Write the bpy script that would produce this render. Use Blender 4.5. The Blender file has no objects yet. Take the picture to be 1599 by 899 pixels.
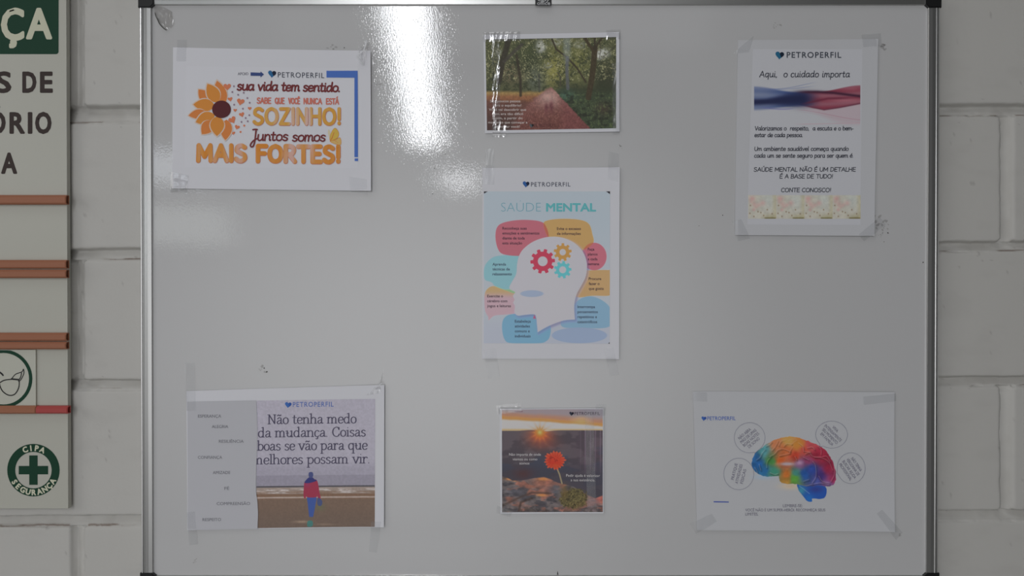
import bpy, bmesh, math, random
import numpy as np
from mathutils import Vector, Matrix
from mathutils.geometry import tessellate_polygon

random.seed(7)
scene = bpy.context.scene
COL = scene.collection

# ------------------------------------------------------------------ camera
W, H = 1599, 899
FPX = 1155.0                      # focal length in pixels of the 1599-wide frame
S = 0.0009643                     # metres per pixel on the board (an A4 sheet is 308 px wide)
D = FPX * S                       # distance camera - board
EYE = 1.50
PITCH = math.radians(-0.37)
cam_d = bpy.data.cameras.new('camera')
cam_d.sensor_width = 36.0
cam_d.lens = 36.0 * FPX / W
cam_d.clip_start = 0.02
cam = bpy.data.objects.new('camera', cam_d)
cam.location = (0, -D, EYE)
cam.rotation_euler = (math.radians(90) + PITCH, 0, 0)
COL.objects.link(cam)
scene.camera = cam

# ------------------------------------------------------------------ colour management
scene.view_settings.view_transform = 'Standard'
scene.view_settings.look = 'None'
scene.view_settings.gamma = 1.0
scene.view_settings.exposure = 0.0
scene.view_settings.use_curve_mapping = False

# ------------------------------------------------------------------ world: dim hall, brighter towards its open left side
world = bpy.data.worlds.new('hall_surroundings')
scene.world = world
world.use_nodes = True
wn = world.node_tree
wn.nodes.clear()
w_out = wn.nodes.new('ShaderNodeOutputWorld')
w_bg = wn.nodes.new('ShaderNodeBackground')
w_tc = wn.nodes.new('ShaderNodeTexCoord')
w_sep = wn.nodes.new('ShaderNodeSeparateXYZ')
w_map = wn.nodes.new('ShaderNodeMapRange')
w_ramp = wn.nodes.new('ShaderNodeMix'); w_ramp.data_type = 'RGBA'
wn.links.new(w_tc.outputs['Generated'], w_sep.inputs[0])
wn.links.new(w_sep.outputs['X'], w_map.inputs['Value'])
w_map.inputs['From Min'].default_value = -0.7
w_map.inputs['From Max'].default_value = 0.7
wn.links.new(w_map.outputs[0], w_ramp.inputs['Factor'])
w_ramp.inputs['A'].default_value = (0.04, 0.04, 0.0405, 1)
w_ramp.inputs['B'].default_value = (0.022, 0.022, 0.0215, 1)
wn.links.new(w_ramp.outputs['Result'], w_bg.inputs['Color'])
w_bg.inputs['Strength'].default_value = 1.0
wn.links.new(w_bg.outputs[0], w_out.inputs[0])


def area(name, loc, target, sx, sy, radiance, col=(1, 1, 1), roll=None):
    """rectangular lamp / window opening with the given radiance"""
    d = bpy.data.lights.new(name, 'AREA')
    d.shape = 'RECTANGLE'
    d.size = sx; d.size_y = sy
    d.energy = radiance * math.pi * sx * sy
    d.color = col
    o = bpy.data.objects.new(name, d)
    o.location = loc
    v = Vector(target) - Vector(loc)
    o.rotation_euler = v.to_track_quat('-Z', 'Y').to_euler()
    COL.objects.link(o)
    return o


# the hall's openings and roof lights, plus added fill lamps, all behind the camera
area('daylight_gate_opening', (-4.3, -2.9, 2.9), (0.1, 0, 1.5), 2.2, 2.6, 1.6, (1.0, 0.985, 0.96))
area('soft_hall_daylight', (-0.2, -7.0, 5.2), (0, 0, 1.3), 5.0, 2.2, 0.25, (0.97, 0.98, 1.0))
area('added_overhead_fill', (-0.7, -1.5, 4.6), (-0.2, 0.0, 1.0), 1.6, 1.2, 2.1, (0.99, 0.99, 1.0))  # lamp added overhead to shade the recessed block joints from above


def soft_edged(o):
    """makes a fill lamp brightest in its middle, fading towards its rim"""
    d = o.data
    d.use_nodes = True
    nt = d.node_tree
    em = nt.nodes['Emission']
    ge = nt.nodes.new('ShaderNodeNewGeometry')
    sub = nt.nodes.new('ShaderNodeVectorMath'); sub.operation = 'DISTANCE'; sub.inputs[1].default_value = (0.5, 0.5, 0.0)
    mr = nt.nodes.new('ShaderNodeMapRange'); mr.interpolation_type = 'SMOOTHSTEP'
    mr.inputs['From Min'].default_value = 0.05; mr.inputs['From Max'].default_value = 0.5
    mr.inputs['To Min'].default_value = 1.0; mr.inputs['To Max'].default_value = 0.0
    nt.links.new(ge.outputs['Parametric'], sub.inputs[0])
    nt.links.new(sub.outputs['Value'], mr.inputs['Value'])
    nt.links.new(mr.outputs[0], em.inputs['Strength'])


soft_edged(area('added_front_fill', (-0.35, -2.3, 1.25), (-0.15, 0, 1.42), 3.6, 2.9, 1.58, (0.98, 0.985, 1.0)))  # added fill lamp, brightens the middle of the board


def strip_light(name, p0, p1, width, radiance, col):
    """roof light lying flat along the hall, from p0 to p1, shining down"""
    a, b = Vector(p0), Vector(p1)
    d = bpy.data.lights.new(name, 'AREA')
    d.shape = 'RECTANGLE'
    L = (b - a).length
    d.size = width; d.size_y = L
    d.energy = radiance * math.pi * width * L
    d.color = col
    o = bpy.data.objects.new(name, d)
    o.location = (a + b) / 2
    y = (b - a).normalized()
    z = Vector((0, 0, 1)); x = y.cross(z).normalized(); z = x.cross(y)
    o.rotation_euler = Matrix((x, y, z)).transposed().to_euler()
    COL.objects.link(o)


strip_light('roof_light_strip', (-1.10, -6.3, 4.5), (-1.90, -15.3, 4.5), 0.50, 20.0, (0.95, 0.97, 1.0))
strip_light('roof_light_far', (-1.5, -18.5, 4.5), (-1.62, -23.0, 4.5), 0.9, 6.0, (0.95, 0.97, 1.0))
area('side_window', (-4.95, -8.0, 2.98), (-0.55, 0, 1.66), 2.6, 0.42, 2.6, (0.86, 0.92, 1.0))
area('side_window_low', (-4.95, -8.0, 2.25), (-0.55, 0, 1.6), 2.8, 0.5, 1.2, (0.93, 1.0, 0.97))

# ------------------------------------------------------------------ helpers: pixels to places
_cp, _sp = math.cos(PITCH), math.sin(PITCH)


def at(px, py, Y=0.0):
    """the point where the view ray of a photograph pixel meets the plane y = Y"""
    a = (px - (W - 1) / 2) / FPX
    b = -(py - (H - 1) / 2) / FPX
    dy = _cp - b * _sp
    dz = _sp + b * _cp
    t = (Y + D) / dy
    return Vector((a * t, Y, EYE + dz * t))


def seen(albedo, k):
    """the 0-255 colour a paper of this albedo shows under light level k"""
    a = np.asarray(albedo) * k
    return 255 * np.where(a <= 0.0031308, a * 12.92, 1.055 * a ** (1 / 2.4) - 0.055)


def lin(c):
    c = np.asarray(c, dtype=float) / 255.0
    return np.where(c <= 0.04045, c / 12.92, ((c + 0.055) / 1.055) ** 2.4)


def alb(c, k=0.5):
    """the ink / paint colour that is seen as c under local light level k"""
    a = lin(c) / k
    return tuple(np.clip(a * min(1.0, 0.84 / a.max()), 0.004, 0.86))


_mats = {}


def mat(name, color, rough=0.6, metallic=0.0, spec=0.5):
    if name in _mats:
        return _mats[name]
    m = bpy.data.materials.new(name)
    m.use_nodes = True
    b = m.node_tree.nodes['Principled BSDF']
    b.inputs['Base Color'].default_value = (*color, 1)
    b.inputs['Roughness'].default_value = rough
    b.inputs['Metallic'].default_value = metallic
    b.inputs['Specular IOR Level'].default_value = spec
    _mats[name] = m
    return m


def ink(c, k=0.5):
    return mat('ink_%02x%02x%02x_%d' % (int(c[0]), int(c[1]), int(c[2]), int(k * 100)), alb(c, k), 0.55, 0, 0.25)


def attr_mat(name, rough=0.5, spec=0.3):
    if name in _mats:
        return _mats[name]
    m = mat(name, (1, 1, 1), rough, 0, spec)
    n = m.node_tree.nodes.new('ShaderNodeAttribute')
    n.attribute_name = 'print'
    m.node_tree.links.new(n.outputs['Color'], m.node_tree.nodes['Principled BSDF'].inputs['Base Color'])
    return m


def add_bump(m, scale, strength, dist, detail=2.0, stretch=None):
    nt = m.node_tree
    b = nt.nodes['Principled BSDF']
    tc = nt.nodes.new('ShaderNodeTexCoord')
    no = nt.nodes.new('ShaderNodeTexNoise')
    no.inputs['Scale'].default_value = scale
    no.inputs['Detail'].default_value = detail
    bu = nt.nodes.new('ShaderNodeBump')
    bu.inputs['Strength'].default_value = strength
    bu.inputs['Distance'].default_value = dist
    if stretch:
        mp = nt.nodes.new('ShaderNodeMapping')
        mp.inputs['Scale'].default_value = stretch
        nt.links.new(tc.outputs['Object'], mp.inputs[0])
        nt.links.new(mp.outputs[0], no.inputs['Vector'])
    else:
        nt.links.new(tc.outputs['Object'], no.inputs['Vector'])
    nt.links.new(no.outputs['Fac'], bu.inputs['Height'])
    nt.links.new(bu.outputs[0], b.inputs['Normal'])
    return m


def clear_mat(name, tint, gloss, rough, milk=0.0, milk_col=(0.7, 0.7, 0.72)):
    """clear adhesive film: mostly see-through, a little gloss, a little milkiness"""
    if name in _mats:
        return _mats[name]
    m = bpy.data.materials.new(name)
    m.use_nodes = True
    nt = m.node_tree
    nt.nodes.clear()
    out = nt.nodes.new('ShaderNodeOutputMaterial')
    tr = nt.nodes.new('ShaderNodeBsdfTransparent'); tr.inputs[0].default_value = (*tint, 1)
    gl = nt.nodes.new('ShaderNodeBsdfGlossy'); gl.inputs['Roughness'].default_value = rough
    gl.inputs['Color'].default_value = (0.9, 0.9, 0.9, 1)
    df = nt.nodes.new('ShaderNodeBsdfDiffuse'); df.inputs[0].default_value = (*milk_col, 1)
    m1 = nt.nodes.new('ShaderNodeMixShader'); m1.inputs[0].default_value = milk
    m2 = nt.nodes.new('ShaderNodeMixShader'); m2.inputs[0].default_value = gloss
    nt.links.new(tr.outputs[0], m1.inputs[1]); nt.links.new(df.outputs[0], m1.inputs[2])
    nt.links.new(m1.outputs[0], m2.inputs[1]); nt.links.new(gl.outputs[0], m2.inputs[2])
    nt.links.new(m2.outputs[0], out.inputs[0])
    _mats[name] = m
    return m


# ------------------------------------------------------------------ helpers: meshes
class MB:
    """collects faces and builds ONE mesh object"""

    def __init__(self):
        self.v = []; self.f = []; self.mi = []; self.mats = []

    def mslot(self, m):
        if m not in self.mats:
            self.mats.append(m)
        return self.mats.index(m)

    def add(self, verts, faces, m):
        o = len(self.v); s = self.mslot(m)
        self.v.extend([tuple(q) for q in verts])
        for f in faces:
            self.f.append(tuple(i + o for i in f)); self.mi.append(s)

    def box(self, lo, hi, m, bevel=0.0):
        bm = bmesh.new()
        bmesh.ops.create_cube(bm, size=1.0)
        lo, hi = Vector(lo), Vector(hi)
        for v in bm.verts:
            v.co = Vector(((lo[i] + hi[i]) / 2 + v.co[i] * (hi[i] - lo[i]) for i in range(3)))
        if bevel:
            bmesh.ops.bevel(bm, geom=bm.edges[:], offset=bevel, segments=2, profile=0.6, affect='EDGES')
        self.bm(bm, m)

    def bm(self, bm, m):
        bm.verts.index_update()
        self.add([v.co for v in bm.verts], [[v.index for v in f.verts] for f in bm.faces], m)
        bm.free()

    def build(self, name, parent=None, smooth=False, label=None):
        me = bpy.data.meshes.new(name)
        org = Vector(parent.location) if parent else Vector((0, 0, 0))
        if parent and parent.parent:
            org = org + Vector(parent.parent.location)
        me.from_pydata([Vector(q) - org for q in self.v], [], self.f)
        for m in self.mats:
            me.materials.append(m)
        me.polygons.foreach_set('material_index', self.mi)
        if smooth:
            me.polygons.foreach_set('use_smooth', [True] * len(me.polygons))
        me.update()
        o = bpy.data.objects.new(name, me)
        COL.objects.link(o)
        if parent:
            o.parent = parent
        if label:
            o['label'] = label
        return o


def thing(name, label, cat, loc, group=None):
    o = bpy.data.objects.new(name, None)
    o.empty_display_size = 0.05
    o.location = loc
    COL.objects.link(o)
    o['label'] = label; o['category'] = cat
    if group:
        o['group'] = group
    return o


def grid_mesh(name, verts, nu, nv, material, parent, colors=None, smooth=True, label=None):
    """a nu x nv grid of world points; verts (nv, nu, 3); colors (nv, nu, 3) linear"""
    org = np.array(parent.location) if parent else np.zeros(3)
    me = bpy.data.meshes.new(name)
    idx = np.arange(nu * nv).reshape(nv, nu)
    q = np.stack([idx[:-1, :-1], idx[1:, :-1], idx[1:, 1:], idx[:-1, 1:]], -1).reshape(-1, 4)
    me.vertices.add(nu * nv)
    me.vertices.foreach_set('co', (verts.reshape(-1, 3) - org).astype(np.float32).ravel())
    n = len(q)
    me.loops.add(n * 4)
    me.loops.foreach_set('vertex_index', q.astype(np.int32).ravel())
    me.polygons.add(n)
    me.polygons.foreach_set('loop_start', np.arange(0, n * 4, 4, dtype=np.int32))
    me.update(calc_edges=True)
    if smooth:
        me.polygons.foreach_set('use_smooth', [True] * n)
    if colors is not None:
        a = me.color_attributes.new('print', 'FLOAT_COLOR', 'POINT')
        c = np.ones((nu * nv, 4), dtype=np.float32)
        c[:, :3] = colors.reshape(-1, 3)
        a.data.foreach_set('color', c.ravel())
    me.materials.append(material)
    me.validate()
    o = bpy.data.objects.new(name, me)
    COL.objects.link(o)
    if parent:
        o.parent = parent
    if label:
        o['label'] = label
    return o


# ------------------------------------------------------------------ helpers: numpy painting of printed pictures
_rt = np.random.RandomState(11).rand(256, 256)


def vnoise(x, y, seed=0):
    x = x + seed * 17.31; y = y + seed * 9.77
    xi = np.floor(x).astype(int); yi = np.floor(y).astype(int)
    fx = x - xi; fy = y - yi
    fx = fx * fx * (3 - 2 * fx); fy = fy * fy * (3 - 2 * fy)
    g = lambda a, b: _rt[(b) % 256, (a) % 256]
    return (g(xi, yi) * (1 - fx) + g(xi + 1, yi) * fx) * (1 - fy) + (g(xi, yi + 1) * (1 - fx) + g(xi + 1, yi + 1) * fx) * fy


def fbm(x, y, oct=4, seed=0):
    s = 0; a = 0.5; t = 0
    for i in range(oct):
        s = s + a * vnoise(x * 2 ** i, y * 2 ** i, seed + i); t += a; a *= 0.5
    return s / t


def sstep(a, b, x):
    t = np.clip((x - a) / (b - a), 0, 1)
    return t * t * (3 - 2 * t)


def mixc(img, col, m):
    return img * (1 - m[..., None]) + np.asarray(col, float) * m[..., None]


def seg_dist(X, Y, a, b):
    ax, ay = a; bx, by = b
    dx, dy = bx - ax, by - ay
    t = np.clip(((X - ax) * dx + (Y - ay) * dy) / max(dx * dx + dy * dy, 1e-9), 0, 1)
    return np.hypot(X - ax - t * dx, Y - ay - t * dy)


def line_mask(X, Y, pts, w, soft=3.0):
    d = np.full(X.shape, 1e9)
    for a, b in zip(pts[:-1], pts[1:]):
        d = np.minimum(d, seg_dist(X, Y, a, b))
    return 1 - sstep(w / 2 - soft / 2, w / 2 + soft / 2, d)


def poly_sd(X, Y, pts):
    """signed distance (negative inside)"""
    d = np.full(X.shape, 1e9); ins = np.zeros(X.shape, bool)
    n = len(pts)
    for i in range(n):
        a, b = pts[i], pts[(i + 1) % n]
        d = np.minimum(d, seg_dist(X, Y, a, b))
        if a[1] != b[1]:
            c = ((a[1] > Y) != (b[1] > Y)) & (X < (b[0] - a[0]) * (Y - a[1]) / (b[1] - a[1]) + a[0])
            ins ^= c
    return np.where(ins, -d, d)


def ell(X, Y, cx, cy, rx, ry, soft=0.15):
    r = np.hypot((X - cx) / rx, (Y - cy) / ry)
    return 1 - sstep(1 - soft, 1 + soft, r)


def blob(X, Y, cx, cy, rx, ry):
    return np.exp(-(((X - cx) / rx) ** 2 + ((Y - cy) / ry) ** 2))


def crom(pts, n=5, closed=False):
    """Catmull-Rom through the points"""
    P = [np.array(p, float) for p in pts]
    if len(P) < 3:
        return [tuple(p) for p in P]
    if closed:
        P = [P[-1]] + P + [P[0], P[1]]
    else:
        P = [2 * P[0] - P[1]] + P + [2 * P[-1] - P[-2]]
    out = []
    for i in range(1, len(P) - 2):
        p0, p1, p2, p3 = P[i - 1:i + 3]
        for j in range(n):
            t = j / n
            out.append(tuple(0.5 * (2 * p1 + (p2 - p0) * t + (2 * p0 - 5 * p1 + 4 * p2 - p3) * t * t + (3 * p1 - p0 - 3 * p2 + p3) * t ** 3)))
    if not closed:
        out.append(tuple(P[-2]))
    return out


# ------------------------------------------------------------------ posters
class Sheet:
    """a paper sheet on the board; corners in photograph pixels TL, TR, BR, BL"""

    def __init__(self, name, label, cat, corners, lift=(0, 0, 0, 0), wave=0.35, seed=1, base=0.0010, Y=0.0, group=None):
        self.c = [np.array(p, float) for p in corners]
        self.lift = lift; self.wave = wave; self.seed = seed; self.base = base; self.Y = Y
        bl, br = at(*corners[3], Y), at(*corners[2], Y)
        self.root = thing(name, label, cat, ((bl + br) / 2), group)
        self.k = 0.5

    def uv(self, px, py):
        tl, tr, br, bl = self.c
        u = (px - (tl[0] + bl[0]) / 2) / ((tr[0] + br[0]) / 2 - (tl[0] + bl[0]) / 2)
        v = (py - (tl[1] + tr[1]) / 2) / ((bl[1] + br[1]) / 2 - (tl[1] + tr[1]) / 2)
        return u, v

    def height(self, px, py):
        u, v = self.uv(px, py)
        s = self.seed
        mm = self.wave * (np.sin(u * 4.1 + s) * np.cos(v * 3.3 + 2.1 * s) + 0.7 * np.sin(u * 2.3 - v * 5.2 + 3 * s) + 1.7)
        l, t, r, b = self.lift
        uc, vc = np.clip(u, 0, 1), np.clip(v, 0, 1)
        mm = mm + r * uc ** 7 + l * (1 - uc) ** 7 + b * vc ** 7 + t * (1 - vc) ** 7
        return self.base + mm * 0.001

    def pts(self, px, py, layer=0.0):
        px = np.asarray(px, float); py = np.asarray(py, float)
        a = (px - (W - 1) / 2) / FPX
        b = -(py - (H - 1) / 2) / FPX
        dy = _cp - b * _sp; dz = _sp + b * _cp
        t = (self.Y + D) / dy
        y = self.Y - self.height(px, py) - layer * 0.001
        return np.stack([a * t, y, EYE + dz * t], -1)

    def quad_px(self, quad, nu, nv):
        tl, tr, br, bl = [np.array(p, float) for p in quad]
        u = np.linspace(0, 1, nu)[None, :, None]; v = np.linspace(0, 1, nv)[:, None, None]
        P = (tl * (1 - u) + tr * u) * (1 - v) + (bl * (1 - u) + br * u) * v
        return P[..., 0], P[..., 1]

    def patch(self, name, quad, material, layer, nu=40, nv=40, thick=0.0, label=None, edge=0.0):
        px, py = self.quad_px(quad, nu, nv)
        if edge:
            rs = np.random.RandomState(self.seed)
            w = np.convolve(rs.randn(nv + 8), np.ones(9) / 9, 'valid') * edge
            px = px + w[:, None] * np.linspace(0, 1, nu)[None, :]
        o = grid_mesh(name, self.pts(px, py, layer), nu, nv, material, self.root, label=label)
        if thick:
            mo = o.modifiers.new('thickness', 'SOLIDIFY'); mo.thickness = thick; mo.offset = -1
            es = o.modifiers.new('crisp_edges', 'EDGE_SPLIT'); es.split_angle = math.radians(35)
        return o

    def picture(self, name, quad, fn, crop, layer, res=2.0, material='printed_picture', label=None):
        """fn(X, Y) paints in the coordinates of crop = (ox, oy, scale)"""
        w = np.hypot(*(np.array(quad[1]) - np.array(quad[0]))); h = np.hypot(*(np.array(quad[3]) - np.array(quad[0])))
        nu, nv = int(w * res) + 1, int(h * res) + 1
        px, py = self.quad_px(quad, nu, nv)
        X = (px - crop[0]) * crop[2]; Y = (py - crop[1]) * crop[2]
        img = np.clip(fn(X, Y), 0, 255)
        colr = lin(img) / self.k
        colr = np.clip(colr * np.minimum(1.0, 0.86 / colr.max(-1, keepdims=True)), 0.003, 0.88)
        return grid_mesh(name, self.pts(px, py, layer), nu, nv, attr_mat(material), self.root, colr, label=label)

    def tri(self, mb, P2, faces, m, layer):
        P2 = np.asarray(P2, float)
        mb.n = getattr(mb, 'n', 0) + 1
        layer = layer + 0.003 * (mb.n % 40)     # no two overlapping strokes lie in exactly one plane
        mb.add(self.pts(P2[:, 0], P2[:, 1], layer), faces, m)

    def poly(self, mb, pts, m, layer):
        t = tessellate_polygon([[Vector((p[0], p[1], 0)) for p in pts]])
        self.tri(mb, pts, [f if _ccw(pts, f) else (f[0], f[2], f[1]) for f in t], m, layer)

    def stroke(self, mb, pts, w, m, layer, contrast=0.0, caps=10):
        """ribbon of width w px along pixel points"""
        for a, b in zip(pts[:-1], pts[1:]):
            d = np.array(b, float) - np.array(a, float)
            L = np.hypot(*d)
            if L < 1e-6:
                continue
            ww = w * (1 - contrast + contrast * abs(d[1]) / L) if contrast else w
            n = np.array([-d[1], d[0]]) / L * ww / 2
            q = [a + n, a - n, b - n, b + n]
            f = (0, 1, 2, 3)
            if not _ccw(q, (0, 1, 2)):
                f = (3, 2, 1, 0)
            self.tri(mb, q, [f], m, layer)
        if caps:
            r = w / 2 * (1 - contrast * 0.5)
            for p in pts:
                q = [(p[0] + r * math.cos(2 * math.pi * i / caps), p[1] - r * math.sin(2 * math.pi * i / caps)) for i in range(caps)]
                self.tri(mb, q, [tuple(range(caps))], m, layer)


def _ccw(p, f):
    """faces must be counter-clockwise seen from the camera (pixel y runs down)"""
    a, b, c = p[f[0]], p[f[1]], p[f[2]]
    return ((b[0] - a[0]) * (c[1] - a[1]) - (b[1] - a[1]) * (c[0] - a[0])) < 0


# ------------------------------------------------------------------ type: outline font
_fc = {}


def glyphs(s, bold=0.0, spacing=1.0):
    key = (s, bold, spacing)
    if key not in _fc:
        cu = bpy.data.curves.new('type', 'FONT')
        cu.body = s; cu.size = 1.0; cu.offset = bold; cu.resolution_u = 3
        cu.space_character = spacing
        ob = bpy.data.objects.new('type', cu)
        me = ob.to_mesh()
        v = np.array([w.co[:2] for w in me.vertices]).reshape(-1, 2)
        f = [tuple(p.vertices) for p in me.polygons]
        ob.to_mesh_clear()
        bpy.data.objects.remove(ob); bpy.data.curves.remove(cu)
        _fc[key] = (v, f)
    return _fc[key]


_CAPH = {}


def caph(bold):
    if bold not in _CAPH:
        v, f = glyphs('H', bold)
        _CAPH[bold] = v[:, 1].max() - v[:, 1].min()
    return _CAPH[bold]


def outline(f):
    cnt = {}
    for g in f:
        for a, b in zip(g, g[1:] + g[:1]):
            cnt[(min(a, b), max(a, b))] = cnt.get((min(a, b), max(a, b)), 0) + 1
    return [e for e, c in cnt.items() if c == 1]


def text(P, mb, s, x0, y, h, m, layer, x1=None, bold=0.0, align='l', rot=0.0, shear=0.0, spacing=1.0, tilt=0.0, fat=0.0):
    """one line: baseline at y px, cap height h px, starting (or centred / ending) at x0; x1 stretches it to that right edge.
    tilt: pixels the baseline rises per pixel"""
    v, f = glyphs(s, bold, spacing)
    if len(v) == 0:
        return
    sc = h / caph(bold)
    mn, mx = v[:, 0].min(), v[:, 0].max()
    sx = sc if x1 is None else (x1 - x0) / (mx - mn)
    X = (v[:, 0] - mn) * sx; Yv = v[:, 1] * sc
    wd = (mx - mn) * sx
    if align == 'c':
        X = X - wd / 2
    elif align == 'r':
        X = X - wd
    X = X + shear * Yv
    c, sn = math.cos(rot), math.sin(rot)
    px = x0 + X * c - Yv * sn
    py = y - (X * sn + Yv * c) - tilt * X
    q = np.stack([px, py], -1)
    if fat:                           # heavier letter: ink spreads fat/2 px beyond the outline
        lo, hi = q.min(0), q.max(0)
        q = lo + fat / 2 + (q - lo) * (hi - lo - fat) / (hi - lo)
        for a, b in outline(f):
            P.stroke(mb, [q[a], q[b]], fat, m, layer, 0, 8 if h > 20 else 6)
    P.tri(mb, q, [g if _ccw(q, g) else tuple(reversed(g)) for g in f], m, layer)


# ------------------------------------------------------------------ type: pen-stroke alphabets (x-height 5, capitals 7.5)
_BOWL = "~4.2,4 3,5 1.2,4.4 .5,2.3 1.3,.3 2.7,.3 4,2.2 4.2,4.4"
_BB = "~.8,3.6 2.3,5 4,4.3 4.4,2.4 3.4,.3 1.8,0 .8,.9"
PEN = {
    'a': (5.2, _BOWL + ";~4.2,4.9 4.1,2 4.5,.2 5,.5"), 'b': (5, "~.8,8 .8,.3;" + _BB),
    'c': (4.4, "~4,4.2 2.6,5 1,4.2 .5,2.4 1.1,.5 2.6,0 4,.7"), 'd': (5.2, _BOWL + ";~4.3,8 4.2,2 4.5,.2 5,.5"),
    'e': (4.7, "~.7,2.4 4.1,2.8 3.8,4.4 2.4,5 1,4.2 .5,2.2 1.2,.4 2.6,0 4.2,.8"),
    'g': (5, _BOWL + ";~4.2,4.9 4.2,-1.2 3.2,-2.8 1.6,-2.8 .8,-2"),
    'h': (5, "~.8,8 .8,0;~.8,3.2 2.2,4.9 3.6,4.6 4.1,3 4.1,0"), 'i': (2.2, "~.9,5 .9,1 1.3,0 1.9,.4;.9,6.7 .9,7"),
    'l': (2.2, "~.9,8 .9,1 1.3,0 1.9,.4"),
    'm': (7, ".7,5 .7,0;~.7,3.3 1.8,4.9 2.9,4.5 3.2,3 3.2,0;~3.2,3.3 4.4,4.9 5.6,4.5 5.9,3 5.9,1 6.4,.1 6.9,.5"),
    'n': (5.1, ".8,5 .8,0;~.8,3.2 2.2,4.9 3.6,4.6 4.1,3 4.1,1 4.5,.1 5,.5"),
    'o': (5, "~2.5,5 1,4.2 .5,2.5 1,.7 2.5,0 4,.7 4.5,2.5 4,4.3 2.5,5"),
    'p': (5, ".8,5 .8,-3;" + _BB), 'q': (5, _BOWL + ";4.2,4.9 4.2,-3"),
    'r': (3.6, ".8,5 .8,0;~.8,3 1.8,4.6 3.2,4.9"),
    's': (4.2, "~3.6,4.3 2.2,5 .9,4.3 1,3.1 2.6,2.4 3.6,1.4 2.9,.2 1.6,0 .5,.7"),
    't': (3.7, "~1.6,7 1.5,1.2 2.2,.1 3.4,.5;.2,4.9 3.2,4.9"),
    'u': (5.1, "~.8,5 .7,1.5 1.6,.1 3,.4 4,2 4.1,5;~4.1,5 4.2,1 4.5,.1 5,.5"),
    'v': (4.6, ".4,5 2.3,0 4.2,5"), 'z': (4.5, ".6,4.9 3.9,4.9 .5,.1 4,.1"),
    ' ': (3, ""), '.': (2, ".8,.1 .8,.3"), ',': (2.2, "1,.5 .6,-1"), '-': (3, ".4,2.5 2.6,2.5"),
    '!': (2.4, "1.1,7.5 1.1,2.4;1.1,.3 1.1,.5"),
    'A': (6.4, ".4,0 3.2,7.5 6,0;1.4,2.6 5,2.6"), 'B': (5.6, ".8,0 .8,7.5;~.8,7.5 3.6,7.3 4.4,5.7 3.4,4.1 .8,3.9;~.8,3.9 3.9,3.8 5,2 3.8,.2 .8,0"),
    'C': (6, "~5.4,6.3 3.6,7.5 1.4,6.3 .6,3.7 1.4,1.1 3.5,0 5.4,1.1"), 'D': (6.2, ".8,0 .8,7.5;~.8,7.5 3.9,7 5.5,4 4,.6 .8,0"),
    'E': (5.2, "4.6,7.5 .8,7.5 .8,0 4.7,0;.8,3.9 4.1,3.9"), 'F': (5, "4.7,7.4 .8,7.4 .8,0;.8,3.8 4,3.8"),
    'H': (6.2, ".8,0 .8,7.5;5.3,0 5.3,7.5;.8,3.8 5.3,3.8"), 'I': (1.9, ".9,0 .9,7.5"),
    'J': (4.6, "~.9,9.2 2.6,9.5 4,9.3;~3.2,9.3 3.1,0 2.4,-4.6 1,-5.4 .2,-3.6 1.6,-.8 3.4,.9 4.6,1.6"),
    'L': (4.6, ".8,7.5 .8,0 4.3,0"), 'M': (7.4, ".8,0 1,7.5 3.7,2 6.4,7.5 6.6,0"), 'N': (6.2, ".8,0 .8,7.5 5.3,0 5.3,7.5"),
    'O': (6.8, "~3.4,7.5 1.4,6.4 .6,3.7 1.4,1 3.4,0 5.4,1 6.2,3.7 5.4,6.4 3.4,7.5"), 'Q': (6.8, "~3.4,7.5 1.4,6.4 .6,3.7 1.4,1 3.4,0 5.4,1 6.2,3.7 5.4,6.4 3.4,7.5;4.2,2 6,-.6"),
    'R': (5.8, ".8,0 .8,7.5;~.8,7.5 3.8,7.3 4.7,5.5 3.6,3.7 .8,3.5;2.4,3.5 5.2,0"),
    'S': (5.4, "~4.6,6.6 3,7.5 1.2,6.8 .9,5 2.6,3.9 4.3,2.9 4.6,1.2 3.2,0 1.6,.1 .5,1"), 'T': (5.6, ".3,7.4 5.3,7.4;2.8,7.4 2.8,0"),
    'U': (6, "~.8,7.5 .8,2.5 1.8,.3 3,0 4.4,.4 5.2,2.5 5.2,7.5"), 'V': (5.8, ".4,7.5 2.9,0 5.4,7.5"), 'Z': (5.6, ".7,7.4 4.9,7.4 .6,0 5,0"),
}
_ACUTE_L, _ACUTE_C = ";2.3,6.1 3.5,7.6", ";2.6,8.6 3.8,10"
PEN['á'] = (5.2, PEN['a'][1] + _ACUTE_L); PEN['é'] = (4.7, PEN['e'][1] + _ACUTE_L)
PEN['ã'] = (5.2, PEN['a'][1] + ";~.9,6.3 1.8,7 2.9,6.4 3.8,7.1")
PEN['ç'] = (4.4, PEN['c'][1] + ";~2.6,0 2.9,-1 2.3,-1.8 1.4,-1.6")
PEN['Ú'] = (6, PEN['U'][1] + _ACUTE_C); PEN['É'] = (5.2, PEN['E'][1] + _ACUTE_C); PEN['Á'] = (6.4, PEN['A'][1] + _ACUTE_C)
PEN['Ã'] = (6.4, PEN['A'][1] + ";~1.6,8.8 2.6,9.5 3.8,8.8 4.8,9.5"); PEN['Ê'] = (5.2, PEN['E'][1] + ";1.6,8.6 2.8,9.8 4,8.6")

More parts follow.
